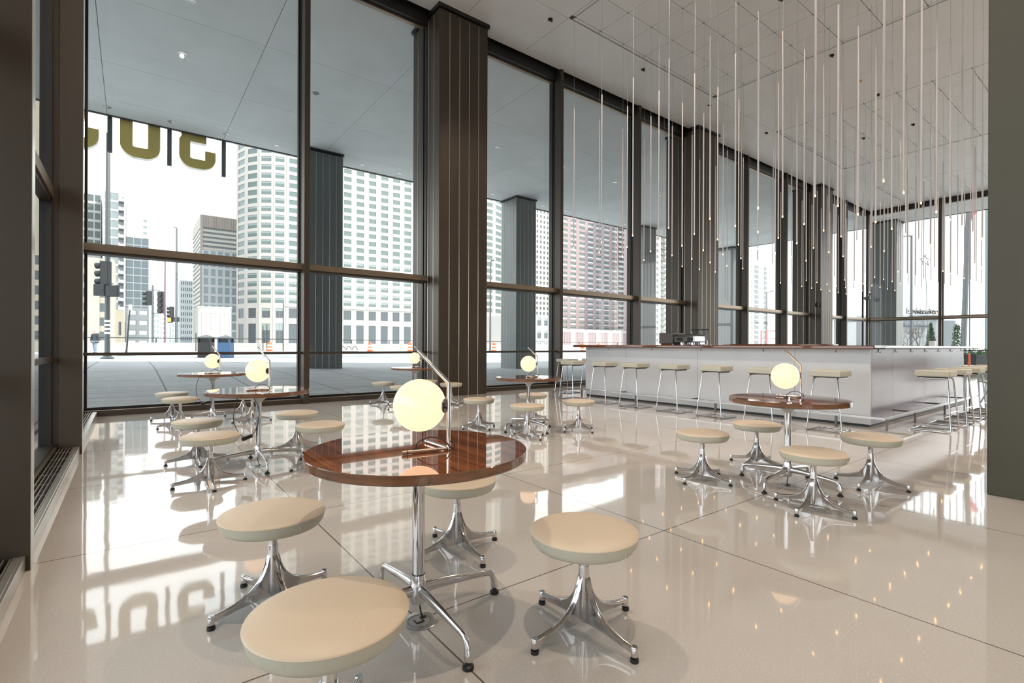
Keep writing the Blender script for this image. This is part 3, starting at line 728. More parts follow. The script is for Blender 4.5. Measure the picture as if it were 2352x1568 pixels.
# ------------------------------------------------------------------ pendant rods
ZB, RL = 3.232, 3.07
def make_rod():
    t = thing('rod_pendant', 'x', 'pendant lamp')
    MB().tube([(0, 0, 0.045), (0, 0, RL)], 0.0125, 12).build('rod', M['rod'], t)
    MB().tube([(0, 0, RL), (0, 0, CZ + 0.012 - ZB)], 0.0022, 6).build('cable', M['cable'], t)
    MB().tube([(0, 0, 0.0), (0, 0, 0.030)], 0.0085, 10).build('light_tip', M['tip'], t)
    MB().tube([(0, 0, 0.030), (0, 0, 0.046)], 0.0055, 8).build('tip_neck', M['clear'], t)
    return t
rod0 = make_rod(); first = True
ow = ['first', 'second', 'third', 'fourth', 'fifth', 'sixth', 'seventh', 'eighth']
for gi, (gx0, st) in enumerate(((7.745, 0.8105), (17.41, 0.8105))):
    for i in range(8):
        for j in range(8):
            x, y = gx0 + st * i, 2.244 + 0.8138 * j
            u = (sy * x - cy * y) / (cy * x + sy * y)
            if 1176 + F_PX * u > 2275: continue
            o = rod0 if first else dup(rod0, (0, 0, 0)); first = False
            o.location = (x, y, ZB)
            o['label'] = 'white pendant rod, %s cluster, %s row from the tables, %s from the windows' % (('near', 'far')[gi], ow[i], ow[7 - j])
            o['group'] = ('rod pendants above the bar', 'rod pendants beyond the bar')[gi]

# ------------------------------------------------------------------ ceiling fittings
def downlight(name, x, y, z, r, lb, grp, ring_m, lit=False):
    t = thing(name, lb, 'ceiling light', (x, y, z), 0, grp)
    MB().lathe([(r, 0.0), (r, -0.006), (r * 0.80, -0.007), (r * 0.74, -0.001)], 28, caps=False).build('trim_ring', ring_m, t)
    MB().lathe([(r * 0.76, -0.0012), (r * 0.70, -0.0012), (0.001, -0.001)], 24).build('reflector', M['gap'] if not lit else M['steel'], t)
    return t
spots = [((7.45, 8.41), 'nearest the first clad column'), ((10.74, 8.43), 'in the plain ceiling strip, left of the pendant rods'), ((13.93, 8.45), 'beside the corner of the near ceiling tile field'),
         ((17.25, 8.36), 'in the strip beyond the second clad column'), ((10.85, 4.96), 'in the near ceiling tile field at the top edge'), ((13.95, 5.14), 'in the strip right of the near ceiling tile field'),
         ((17.18, 5.13), 'before the far ceiling tile field, behind the rods'), ((20.4, 5.11), 'in the middle of the far ceiling tile field'), ((20.38, 6.5), 'in the far tile field, towards the windows')]
for (x, y), lb in spots:
    t = thing('ceiling_spotlight', 'small black ceiling spotlight ' + lb, 'ceiling light', (x, y, CZ - 0.0005), 0, 'black ceiling spotlights')
    MB().lathe([(0.055, -0.001), (0.055, -0.012), (0.045, -0.014), (0.001, -0.010)], 24).build('housing', M['black'], t)
    MB().tube([(0.0, 0, -0.010), (0.02, -0.03, -0.05)], 0.028, 16).build('lamp_head', M['rubber'], t)
t = thing('sprinkler', 'small copper sprinkler head in the ceiling between the pendant rods', 'sprinkler', (15.93, 5.16, CZ))
MB().lathe([(0.05, 0), (0.05, -0.02), (0.02, -0.03), (0.001, -0.03)], 20).build('cover', mat('copper', (0.75, 0.42, 0.22), 0.3, 0.8), t)
MB().tube([(0, 0, -0.03), (0, 0, -0.06)], 0.008, 8).build('nozzle', M['steel'], t)
# tile pins at the corners of the ceiling fields
b = MB()
for cx_, cy_ in ((10.71, 5.18), (20.39, 5.18)):
    for i in range(8):
        for j in range(8): b.cyl((cx_ - 3.5 * T + i * T, cy_ - 3.5 * T + j * T, 0), 0.012, CZ + 0.002, CZ + 0.012, 10)
o = b.build('ceiling_pins', M['black']); struct(o)

t = thing('wall_sensor', 'small black sensor on a stalk on the farthest clad column', 'sensor', (24.58, 9.55, 2.98))
MB().tube([(0, 0, 0), (-0.16, 0, 0)], 0.02, 8).build('stalk', M['black'], t)
MB().lathe([(0.02, -0.10), (0.085, -0.06), (0.10, 0), (0.085, 0.06), (0.02, 0.10)], 16, (-0.2, 0, 0)).build('head', M['black'], t)

# ------------------------------------------------------------------ ceiling lamps (light sources of the room)
LAMP_W = 95.0
def spot(x, y, e, col=(1.0, 0.80, 0.62), size=2.3, blend=0.6, soft=0.05):
    l = bpy.data.lights.new('ceiling_lamp', 'SPOT'); l.energy = e; l.color = col; l.spot_size = size; l.spot_blend = blend; l.shadow_soft_size = soft
    o = bpy.data.objects.new('ceiling_lamp', l); COL.objects.link(o); o.location = (x, y, CZ - 0.08); o.rotation_euler = (0, 0, 0)
for x, y, e in ((1.0, 5.15, 6), (7.45, 5.15, 6), (1.0, 0.4, 6), (7.45, 0.0, 6), (4.2, -3.2, 5), (13.93, 5.14, 4), (13.93, 0.0, 4), (20.4, 5.1, 4), (20.4, 0.0, 4), (27.0, 3.0, 4), (10.7, -4, 5)):
    spot(x, y, e * LAMP_W)
# ------------------------------------------------------------------ arcade outside: soffit, columns, plaza
M['pave'] = paving('grey_stone_pavers', (0.185, 0.195, 0.20), (0.255, 0.265, 0.275), (0.05, 0.05, 0.05), 2.2, 1.614, 10.4, 0.807, 0.035)
M['walk'] = mat('light_concrete_walk', (0.62, 0.62, 0.61), 0.8, var=0.10, scale=0.4)
M['road'] = mat('asphalt', (0.33, 0.33, 0.33), 0.85, var=0.12, scale=0.5)
M['concrete'] = mat('barrier_concrete', (0.40, 0.40, 0.37), 0.85, var=0.15, scale=0.6)
M['white'] = mat('white_paint', (0.80, 0.80, 0.78), 0.5)
M['dark'] = mat('dark_painted_metal', (0.030, 0.032, 0.034), 0.5, 0.2)
M['greypole'] = mat('galvanised_grey_pole', (0.11, 0.12, 0.125), 0.5, 0.3)

ED = 20.50; SXR = 36.0; SXL = -11.0
b = MB()
b.box(SXL, 10.12, CZ + 0.02, SXR, ED, 12.5, 1); b.box(XR + 0.42, -30, CZ + 0.02, SXR, 10.12, 12.5, 1); b.box(SXL, -30, CZ + 0.02, -0.97, 10.12, 12.5, 1)
b.box(-0.97, -30, CZ + 0.40, XR + 0.42, 10.12, 12.5, 1)
fx = [SXL, -7.1, -3.85] + [x for x in MX] + [SXR]
fy = [10.14, 13.41, 16.68, 19.17, ED - 0.03]
for i in range(len(fx) - 1):
    for j in range(len(fy) - 1): b.box(fx[i] + 0.006, fy[j] + 0.006, CZ, fx[i + 1] - 0.006, fy[j + 1] - 0.006, CZ + 0.03, 0)
yy = [10.14 - 3.228 * k for k in range(12)]
for y in yy:
    b.box(XR + 0.45, y - 3.222, CZ, SXR - 0.03, y - 0.006, CZ + 0.03, 0); b.box(SXL, y - 3.222, CZ, -1.0, y - 0.006, CZ + 0.03, 0)
b.box(SXL, ED - 0.03, CZ - 0.03, SXR, ED + 0.06, CZ + 0.9, 2); b.box(SXR - 0.03, -30, CZ - 0.03, SXR + 0.06, ED, CZ + 0.9, 2)
tag(b.build('arcade_soffit', [M['soffit'], M['gap'], M['dark']], smooth=0), 'pale grey plaster soffit of the arcade outside the windows', 'soffit')

def gz(x, y):
    za = max(-0.05, min(0.40, 0.21 - 0.0286 * (x - 6.5)))
    if x > 22: za = -0.05 + (x - 22) * 0.012
    if y < 10.3 and 31.9 > x > -0.9: return -0.08
    def L(a, b_, t): t = max(0, min(1, t)); return a + (b_ - a) * t
    z0 = 0.03
    if y < 19.2: z = L(z0, za, (y - 10.3) / 8.9)
    elif y < 24: z = za
    else: z = L(za, 0.42, (y - 24) / 12)
    if x > 32 and y < 24: z = L(0.0, 0.05, (x - 32) / 6)
    if x < -1 and y < 12: z = 0.02
    return z
b = MB()
gx = [-80, -60, -40, -25, -15, -10, -6, -3, -0.97, -0.93, -0.88, 2, 4, 6, 8, 10, 12, 15, 18, 22, 26, 30, 31.85, 32.3, 34, 38, 44, 55, 70, 90, 120]
gy = [-60, -30, -12, -5, 0, 5, 8, 10.24, 10.31, 12, 14, 16, 18, 20, 22, 24]
def grid(xs_, ys_, m):
    vs = [(x, y, gz(x, y)) for y in ys_ for x in xs_]; n = len(xs_)
    fs = [(j * n + i, j * n + i + 1, (j + 1) * n + i + 1, (j + 1) * n + i) for j in range(len(ys_) - 1) for i in range(n - 1)]
    b.add(vs, fs, m)
ga = [x for x in gx if x <= 45]
grid(gx, gy + [26.0], 0)
grid(gx, [26.0, 28, 31], 1)
grid(gx, [31, 34, 37, 42, 46], 2)
grid(gx, [46, 50, 54], 1); grid(gx, [54, 60, 70, 85], 2)
o = b.build('plaza', [M['pave'], M['walk'], M['road']], smooth=0); tag(o, 'grey stone plaza, pale walk and roadway outside the windows', 'ground', kind='structure')

CE = 19.24
for i, x in enumerate(COLX[:]):
    column(x - 0.62, CE, 1.25, gz(x, CE) - 0.05, CZ, 'arcade_column', ('grey panelled arcade column outside, left of the big clad column', 'grey panelled arcade column outside, right of the big clad column', 'grey panelled arcade column outside, left of the second clad column')[i], M['outcol'], M['outbatten'], cat='column')
column(34.90, CE, 1.25, -0.05, CZ, 'arcade_column', 'grey arcade corner column outside, near the far corner of the room', M['outcol'], M['outbatten'])
column(34.70, 9.42, 1.25, -0.02, CZ, 'arcade_column', 'tan sunlit arcade column beyond the far right window wall', M['outcol'], M['outbatten'])
n_d = 0
for k in range(0, 21):
    x = -0.6 + 1.6145 * k
    if any(abs(x - c_) < 0.7 for c_ in COLX) or x < SXL or x > SXR: continue
    downlight('soffit_downlight', x, 19.86, CZ - 0.001, 0.115, 'recessed downlight in the outer row of the arcade soffit, %s from the left' % (ow + ['ninth', 'tenth', 'eleventh', 'twelfth', 'thirteenth', 'fourteenth', 'fifteenth', 'sixteenth', 'seventeenth', 'eighteenth', 'nineteenth', 'twentieth', 'twenty-first', 'twenty-second', 'twenty-third', 'twenty-fourth', 'twenty-fifth'])[n_d], 'recessed downlights in the arcade soffit', M['outbatten'], True); n_d += 1
for k, (x, y) in enumerate([(1.01, 15.03), (4.25, 15.03), (7.48, 15.03), (10.75, 15.03), (14.0, 15.03), (17.2, 15.03), (20.4, 15.03), (23.7, 15.03), (0.99, 12.6)]):
    downlight('soffit_downlight', x, y, CZ - 0.001, 0.105, ('silver recessed downlight in the middle of the arcade soffit, %s from the left' % (ow + ['ninth'])[k]) if k < 8 else 'silver recessed downlight at the top edge of the left window', 'recessed downlights in the arcade soffit', M['alu'], True)
for k, y in enumerate((7.8, 4.6, 1.3)):
    downlight('soffit_downlight', 35.2, y, CZ - 0.001, 0.115, 'recessed downlight in the soffit beyond the far right windows, %s from the corner' % ow[k], 'recessed downlights in the arcade soffit', M['outbatten'], True)

# ------------------------------------------------------------------ big golden house number at the soffit edge
M['gold'] = mat('gilt_number_face', (0.55, 0.44, 0.13), 0.4, 0.15, var=0.08, scale=3)
M['goldside'] = mat('pale_number_return', (0.62, 0.60, 0.56), 0.3, 0.6)
def rarc(cx_, cz, rx, rz, a0, a1, n=10): return [(cx_ + rx * math.cos(R(a0 + (a1 - a0) * i / n)), cz + rz * math.sin(R(a0 + (a1 - a0) * i / n))) for i in range(n + 1)]
def digit(kind, x0, z0, W, H, st, lb):
    """outline as seen from inside (mirrored); x grows to the right"""
    y0, y1 = 20.66, 20.92
    t = thing('house_number_digit', lb, 'sign', (x0, 20.79, z0), 0, 'gold house number digits on the soffit edge')
    r = 0.42; ri = 0.06
    def slab(out_, m_in, d0, d1, nm, mt):
        bb = MB()
        if m_in:
            n = len(out_); vs = [(p[0], d0, p[1]) for p in out_] + [(p[0], d0, p[1]) for p in m_in] + [(p[0], d1, p[1]) for p in out_] + [(p[0], d1, p[1]) for p in m_in]
            fs = []
            for i in range(n):
                j = (i + 1) % n
                fs += [(i, j, n + j, n + i), (2 * n + i, 3 * n + i, 3 * n + j, 2 * n + j), (i, 2 * n + i, 2 * n + j, j), (n + i, n + j, 3 * n + j, 3 * n + i)]
            bb.add(vs, fs)
        else: bb.prism(out_, d0, d1, 'xz')
        bb.build(nm, mt, t, smooth=30)
    if kind == 0:
        o_ = rarc(W - r, r, r, r, -90, 0) + rarc(W - r, H - r, r, r, 0, 90) + rarc(r, H - r, r, r, 90, 180) + rarc(r, r, r, r, 180, 270)
        i_ = rarc(W - st - ri, st + ri, ri, ri, -90, 0) + rarc(W - st - ri, H - st - ri, ri, ri, 0, 90) + rarc(st + ri, H - st - ri, ri, ri, 90, 180) + rarc(st + ri, st + ri, ri, ri, 180, 270)
        wall_bracket(t, (0.18, W - 0.18), 1.5, -0.12)
        slab(o_, i_, -0.13, -0.10, 'face', M['gold']); slab(o_, i_, -0.0995, 0.13, 'return', M['goldside'])
    else:
        h2 = H / 2; w1 = W * 0.74
        o_ = rarc(r, r, r, r, 180, 270) + rarc(W - r, r, r, r, -90, 0) + [(W, 0.66), (W - st, 0.66), (W - st, st), (st + 0.04, st), (st, st + 0.04), (st, h2 - st / 2), (w1, h2 - st / 2), (w1, h2 + st / 2), (st, h2 + st / 2), (st, H - st), (W - st, H - st), (W - st, H - 0.66), (W, H - 0.66)] + rarc(W - r, H - r, r, r, 0, 90) + rarc(r, H - r, r, r, 90, 180) + [(0, h2 + 0.15), (0.08, h2), (0, h2 - 0.15)]
        wall_bracket(t, (0.18, ), 1.5, -0.12)
        slab(o_, None, -0.13, -0.10, 'face', M['gold']); slab(o_, None, -0.0995, 0.13, 'return', M['goldside'])
def wall_bracket(t, xs_, z0_, ya):
    for x in xs_: MB().box(x - 0.04, 20.565 - 20.79, z0_, x + 0.04, ya, z0_ + 0.08).build('bracket', M['dark'], t, smooth=0)
def xat(px, Y): u = (px - 1176) / F_PX; return Y * (sy * u + cy) / (-cy * u + sy)
DW, DH, ST = 1.10, 2.15, 0.36
xs3 = [xat(p, 20.66) for p in (273.5, 366.5)]; xs4 = [xat(p, 20.66) for p in (410, 494)]
DW = xs3[1] - xs3[0]
digit(0, xs3[0], 7.27, DW, DH, DW * 0.31, 'golden digit zero hanging at the soffit edge, its bottom curve showing')
digit(3, xs4[0], 7.27, xs4[1] - xs4[0], DH, DW * 0.30, 'golden digit three seen from behind, right of the zero, at the soffit edge')
digit(3, xat(225, 20.66) - DW, 7.27, DW, DH, DW * 0.30, 'golden digit three at the left window edge, mostly hidden by the bronze fin')
for p, zb, lb in ((250.5, 7.30, 'grey hanger post left of the golden zero'), (387.5, 7.22, 'grey hanger post between the golden zero and three'), (512, 7.17, 'grey hanger post right of the golden three')):
    b = MB(); x = xat(p, 20.8); b.box(x - 0.065, 20.72, zb, x + 0.065, 20.84, 9.4); b.box(x - 0.03, 20.54, 8.9, x + 0.03, 20.73, 8.98); tag(b.build('hanger_post', M['greypole'], smooth=0, bevel=0.004), lb, 'sign post', 'hanger posts of the house number')

# ------------------------------------------------------------------ buildings across the street
M['cream'] = mat('cream_precast_facade', (0.355, 0.335, 0.31), 0.8, var=0.03, scale=0.2)
M['ivory'] = mat('ivory_stone', (0.38, 0.365, 0.335), 0.8, var=0.03, scale=0.2)
M['palegrey'] = mat('pale_grey_facade', (0.32, 0.335, 0.345), 0.7, var=0.03, scale=0.2)
M['grey'] = mat('grey_facade', (0.16, 0.18, 0.195), 0.7, var=0.05, scale=0.2)
M['beige'] = mat('beige_limestone', (0.30, 0.27, 0.22), 0.85, var=0.05, scale=0.3)
M['tan'] = mat('tan_striped_facade', (0.29, 0.255, 0.23), 0.75, var=0.03, scale=0.3)
M['brick'] = mat('pink_red_brick', (0.235, 0.18, 0.185), 0.85, var=0.06, scale=0.4)
M['pinkstone'] = mat('pale_pink_stone', (0.33, 0.275, 0.27), 0.8, var=0.04, scale=0.4)
M['winglass'] = mat('green_grey_window_glass', (0.10, 0.135, 0.13), 0.35, 0.0, spec=0.3)
M['winblue'] = mat('blue_grey_window_glass', (0.19, 0.235, 0.25), 0.35, 0.0, spec=0.3)
M['windark'] = mat('dark_window_glass', (0.075, 0.088, 0.095), 0.35, 0.0, spec=0.3)
M['blind'] = mat('pale_window_blind', (0.20, 0.24, 0.235), 0.7)
M['winframe'] = mat('grey_window_frame', (0.16, 0.17, 0.17), 0.5)
M['wpanel'] = mat('white_spandrel_panel', (0.40, 0.415, 0.425), 0.6)

_wm = {}
def window_mesh(w_, h_, gl, frame, mull=1, blind=0.4):
    key = (round(w_, 2), round(h_, 2), gl, frame, mull, blind)
    if key in _wm: return _wm[key]
    b = MB(); b.box(-w_ / 2, -0.12, 0, w_ / 2, -0.04, h_, 0)
    t = min(0.10, w_ * 0.05)
    for x in [-w_ / 2, w_ / 2 - t] + [-w_ / 2 + w_ * (i + 1) / (mull + 1) - t / 2 for i in range(mull)]: b.box(x, -0.17, 0, x + t, -0.121, h_, 1)
    b.box(-w_ / 2 + t, -0.17, h_ - t, w_ / 2 - t, -0.121, h_, 1); b.box(-w_ / 2 + t, -0.17, 0, w_ / 2 - t, -0.121, t, 1)
    if blind: b.box(-w_ / 2 + t, -0.135, h_ * (1 - blind), w_ / 2 - t, -0.1205, h_ - t, 2)
    o = b.build('window', [M[gl], M[frame], M['blind']], smooth=0); me = o.data
    bpy.data.objects.remove(o); _wm[key] = me; return me

def facade(par, P, d, L, z0, fh, nf, nc, ww, wh, wz, gl,  frame='winframe', wallm=None, mull=1, blind=0.4, pier=0.30, span=0.30, budget=None, thick=1.0, skip=None, pn='wall'):
    """wall of piers and spandrels along direction D (unit, leftmost point P, seen from outside with the wall on the left of the normal) with one window object per opening"""
    nrm = Vector((d.y, -d.x))                       # outward
    ang = math.atan2(d.y, d.x)
    b = MB(); cw = L / nc
    rot = Matrix.Rotation(ang, 3, 'Z')
    def bx(x0, x1, o0, o1, za, zb_, m=0): b.box(x0, -o1, za, x1, -o0, zb_, m, rot=rot, org=(P.x, P.y, 0))
    H = nf * fh
    bx(0, L, -thick, 0.0, z0, z0 + H)
    for c in range(nc):
        e = (cw - ww) / 2
        bx(c * cw, c * cw + e, 0.0, pier, z0, z0 + H); bx((c + 1) * cw - e, (c + 1) * cw, 0.0, pier, z0, z0 + H)
    for f in range(nf):
        for c in range(nc):
            e = (cw - ww) / 2
            bx(c * cw + e, (c + 1) * cw - e, 0.0, span - 0.02, z0 + f * fh, z0 + f * fh + wz); bx(c * cw + e, (c + 1) * cw - e, 0.0, span - 0.02, z0 + f * fh + wz + wh, z0 + (f + 1) * fh)
    b.build(pn, wallm, par, smooth=0)
    me = window_mesh(ww, wh, gl, frame, mull, blind)
    items = [(f, c) for f in range(nf) for c in range(nc)]
    rest = MB()
    for f, c in items:
        x = (c + 0.5) * cw; q = P + d * x; z = z0 + f * fh + wz
        if budget is not None and budget[0] <= 0:
            rest.box(x - ww / 2, 0.0 - 0.12, z, x + ww / 2, -0.04, z + wh, 0, rot=rot, org=(P.x, P.y, 0)); continue
        o = bpy.data.objects.new('window', me); COL.objects.link(o); o.parent = par; o.location = (q.x, q.y, z); o.rotation_euler = (0, 0, ang)
        if budget is not None: budget[0] -= 1
    if rest.v:
        o = rest.build('upper_windows', [M[gl]], par, smooth=0); o['kind'] = 'stuff'

def U(deg): return Vector((math.cos(R(deg)), math.sin(R(deg))))
def along(P, d, px):
    """distance from P along d until picture column px"""
    u = (px - 1176) / F_PX; rx, ry = sy * u + cy, -cy * u + sy
    det = d.x * (-ry) - d.y * (-rx); return (-P.x * (-ry) + P.y * (-rx)) / det

# A: cream hotel tower with faceted corners
A = thing('hotel_tower', 'tall cream hotel tower with faceted corners and rows of wide windows', 'building', (0, 0, 0))
ROTA = -4.9
P0 = px_xy(656, 183); dA = U(ROTA)
Lf = along(P0, dA, 1112)
fh = 3.02; zb0 = px_z(706, 190)
bud = [100]
nfl = 27
facade(A, P0, dA, Lf, zb0, fh, nfl, 17, 2.9, 1.75, 0.75, 'winglass', wallm=M['cream'], budget=bud)
facade(A, P0, dA, Lf, zb0 - 6.3, 6.3, 1, 17, 2.9, 3.6, 1.6, 'windark', wallm=M['cream'], mull=1, blind=0.35, budget=bud, pn='base_wall')
facade(A, P0, dA, Lf, zb0 - 18, 11.7, 1, 17, 2.9, 8.0, 3.2, 'windark', wallm=M['cream'], mull=1, blind=0.3, budget=bud, pn='base_wall')
cb = MB(); rot = Matrix.Rotation(R(ROTA), 3, 'Z'); cb.box(-0.3, -0.9, zb0 - 0.5, Lf + 0.3, 0, zb0 + 0.1, rot=rot, org=(P0.x, P0.y, 0)); cb.box(0, 1.5, zb0 - 18, Lf, 42, zb0 + nfl * fh, rot=rot, org=(P0.x, P0.y, 0)); cb.build('cornice_and_core', M['cream'], A, smooth=0)
# left faceted corner, going away
budc = [70]
Q = P0.copy(); ang = ROTA
for wpx, da in ((627, 14), (595, 30), (565.5, 52), (545, 70), (534, 92)):
    ang2 = ROTA - (da - 4)  # direction of travel to the left
    dl = -U(ROTA - da)      # towards the left/back
    L = along(Q, dl, wpx)
    if L < 0 or L > 40: L = 5
    N = Q + dl * L
    facade(A, N, -dl, L, zb0, fh, nfl, 1, L * 0.72, 1.85, 0.70, 'winglass', wallm=M['cream'], mull=1, budget=budc, blind=0.35)
    facade(A, N, -dl, L, zb0 - 6.3, 6.3, 1, 1, L * 0.6, 3.6, 1.6, 'windark', wallm=M['cream'], budget=budc, blind=0.3, pn='base_wall')
    facade(A, N, -dl, L, zb0 - 18, 11.7, 1, 1, L * 0.6, 8.0, 3.2, 'windark', wallm=M['cream'], budget=budc, blind=0.3, pn='base_wall')
    Q = N
Q = P0 + dA * Lf
for wpx, da in ((1133, 12), (1152, 28), (1163, 46)):
    d2 = U(ROTA + da); L = along(Q, d2, wpx)
    facade(A, Q, d2, L, zb0, fh, nfl, 1, L * 0.66, 1.85, 0.70, 'winglass', wallm=M['cream'], mull=1, budget=budc, blind=0.35)
    facade(A, Q, d2, L, zb0 - 18, 18, 1, 1, L * 0.5, 9.0, 3.2, 'windark', wallm=M['cream'], budget=budc, blind=0.3, pn='base_wall')
    Q = Q + d2 * L

# B: tan tower with horizontal bands and a solid crown
B = thing('banded_tower', 'tan office tower with horizontal bands and flat windowless crown, left of the hotel tower', 'building')
PB = px_xy(460, 215); LBx = along(PB, U(0), 560); ztop = px_z(494.5, 215)
PL = PB + U(90) * along(PB, U(90), 441.5)
b = MB(); LY_ = (PL - PB).length
b.box(0.3, 0.3, -20, LBx, LY_ - 0.3, ztop - 0.2, 1, org=(PB.x, PB.y, 0)); b.box(0, 0, ztop - 5.3, LBx, LY_, ztop, 0, org=(PB.x, PB.y, 0))
for k in range(38): z = ztop - 5.3 - 1.95 * (k + 1); b.box(0, 0, z + 0.1, LBx, LY_, z + 1.15, 2, org=(PB.x, PB.y, 0)) if z > -18 else None
b.box(-0.15, -0.15, -20, 0.9, 0.9, ztop - 0.1, 0, org=(PB.x, PB.y, 0))
b.build('banded_wall', [M['tan'], M['grey'], M['ivory']], B, smooth=0)
b = MB()
for k in range(28): b.box(k * LBx / 28, -0.25, ztop - 5.2, k * LBx / 28 + 0.25, 0, ztop, org=(PB.x, PB.y, 0))
b.build('crown_ribs', M['tan'], B, smooth=0)

# C: glazed slab in front of the tan tower
C_ = thing('glazed_block', 'pale blue-glazed block with white piers below the tan banded tower', 'building')
PC = px_xy(464, 200); facade(C_, PC, U(0), along(PC, U(0), 545), -15, 3.6, 15, 5, along(PC, U(0), 545) / 5 * 0.62, 2.6, 0.6, 'winblue', wallm=M['palegrey'], budget=[75], blind=0, mull=2)
# D: low blank building
Dd = thing('blank_low_building', 'low white windowless building beside the hotel tower base', 'building')
PD = px_xy(455, 150); LD_ = along(PD, U(0), 531); zt = px_z(705, 150)
b = MB(); b.box(0, 0, -15, LD_, 14, zt, org=(PD.x, PD.y, 0)); b.box(-0.2, -0.25, zt - 0.35, LD_ + 0.2, 0, zt, org=(PD.x, PD.y, 0)); b.box(-0.0, -0.18, zt - 2.0, LD_, 0, zt - 1.7, org=(PD.x, PD.y, 0))
for k in range(7): x = LD_ * (0.1 + 0.14 * k); b.box(x, -0.16, -15, x + 0.18, 0, zt - 2.0, org=(PD.x, PD.y, 0))
b.build('wall', M['ivory'], Dd, smooth=0)

def simple_tower(name, lb, px0, px1, D, ytop, fh_, nc, wwf, whf, gl, wallm, side_px=None, bud_=60, ybot=None, blind=0.0, mull=1, depth=18, nside=3, frame='winframe', d0=0):
    t = thing(name, lb, 'building'); d = U(d0)
    P = px_xy(px0, D); L = along(P, d, px1); zt_ = px_z(ytop, D, px0)
    zb_ = -12 if ybot is None else px_z(ybot, D)
    nf = max(1, int(round((zt_ - zb_) / fh_))); fh2 = (zt_ - zb_) / nf; bb = [bud_]
    cw = L / nc
    facade(t, P, d, L, zb_, fh2, nf, nc, cw * wwf, fh2 * whf, fh2 * (1 - whf) * 0.55, gl, wallm=M[wallm], budget=bb, blind=blind, mull=mull, thick=depth, frame=frame)
    if side_px is not None:
        dd = U(90 + d0); Ls = along(P, dd, side_px); Pl = P + dd * Ls
        facade(t, Pl, -dd, Ls, zb_, fh2, nf, nside, Ls / nside * wwf, fh2 * whf, fh2 * (1 - whf) * 0.55, gl, wallm=M[wallm], budget=bb, blind=blind, mull=mull, thick=0.5, frame=frame)
    return t, P, L, zt_, zb_, fh2, nf
# E: apartment towers at the far left
simple_tower('apartment_tower', 'white apartment tower with gridded green glass at the far left, behind the traffic signal', 150, 231, 165, 436, 3.05, 5, 0.80, 0.72, 'winglass', 'wpanel', bud_=90, mull=3)
t, P, L, zt_, zb_, fh2, nf = simple_tower('balcony_tower', 'glass apartment tower with a column of open balconies, right of the grey street pole', 239, 271, 165, 438, 3.05, 2, 0.95, 0.78, 'winblue', 'wpanel', bud_=80, mull=3)
b = MB(); L2 = along(P, U(0), 288)
b.box(L, 1.2, -12, L2, 18, zt_ - 1, 0, org=(P.x, P.y, 0)); b.box(L2 - 0.5, -0.2, -12, L2, 18, zt_ - 0.5, 0, org=(P.x, P.y, 0))
b.build('side_bay', M['wpanel'], t, smooth=0)
for k in range(2, nf):
    z = zb_ + k * fh2; bb = MB(); bb.box(L + 0.02, -0.3, z, L2 - 0.55, 1.15, z + 0.30, 1, org=(P.x, P.y, 0)); bb.box(L + 0.02, -0.3, z + 0.31, L2 - 0.55, -0.22, z + 1.3, 0, org=(P.x, P.y, 0)); bb.build('balcony', [M['wpanel'], M['windark']], t, smooth=0)
simple_tower('glass_tower', 'pale glass curtain wall tower left of the second traffic signal', 270, 341, 215, 541, 3.4, 4, 0.90, 0.85, 'winblue', 'wpanel', side_px=None, bud_=90, mull=2)
simple_tower('distant_white_tower', 'faint white tower rising behind the glass curtain wall tower', 318, 346, 260, 500, 3.2, 1, 0.30, 0.45, 'winblue', 'white', bud_=40, mull=0)
t, P, L, zt_, zb_, fh2, nf = simple_tower('striped_low_block', 'low block with grey and white horizontal stripes under the glass tower', 289, 342, 150, 706, 3.0, 2, 0.75, 0.5, 'wpanel', 'grey', bud_=30, mull=0)
simple_tower('stone_annex', 'small old stone building between limestone tower and striped block', 264, 286, 146, 712, 14, 1, 0.28, 0.34, 'windark', 'beige', bud_=30, mull=1, depth=3)
# F: limestone tower, faces the side street
F_ = thing('limestone_tower', 'tall beige limestone tower with vertical piers at the far left, behind the walking person', 'building')
PF = px_xy(262, 150); d = U(0)
PF0 = px_xy(193, 118)
for (pa, pb, D_, yt) in ((60, 262, 118, 566),):
    Pq = px_xy(262, D_); dd = U(180); L = 46.0
    P = Pq + dd * L
    facade(F_, P, U(0), L, -12, 3.3, int((px_z(566, D_, 240) + 12) / 3.3), 12, 1.5, 2.0, 0.8, 'windark', wallm=M['beige'], budget=[100], blind=0, mull=0, pier=0.7, span=0.25, thick=20)
F2 = thing('limestone_high_block', 'taller beige stone block glimpsed through the narrow left window', 'building')
P = px_xy(118, 150); L = 40; P = P - U(0) * L
facade(F2, P, U(0), L, -12, 3.4, 30, 10, 1.5, 2.0, 0.8, 'windark', wallm=M['beige'], budget=[60], blind=0.3, mull=0, pier=0.7, span=0.25, thick=20)
# distant street canyon
for px0, px1, D_, yt, m_, lb in ((352, 366, 420, 720, 'palegrey', 'faint distant pale block just right of the second traffic signal'), (366, 378, 460, 716, 'white', 'faint distant white tower left of the purple pole'), (380, 392, 520, 700, 'palegrey', 'faint distant tower right of the purple pole'), (392, 414, 430, 742, 'palegrey', 'faint distant low block behind the third traffic signal')):
    simple_tower('distant_building', lb, px0, px1, D_, yt, 4.5, 2, 0.5, 0.5, 'winblue', m_, bud_=60, mull=0)
simple_tower('grey_office_block', 'dark grey office block between the lamp pole and the tan banded tower', 414, 442, 300, 643, 3.6, 6, 0.6, 0.55, 'windark', 'grey', bud_=100, mull=0)
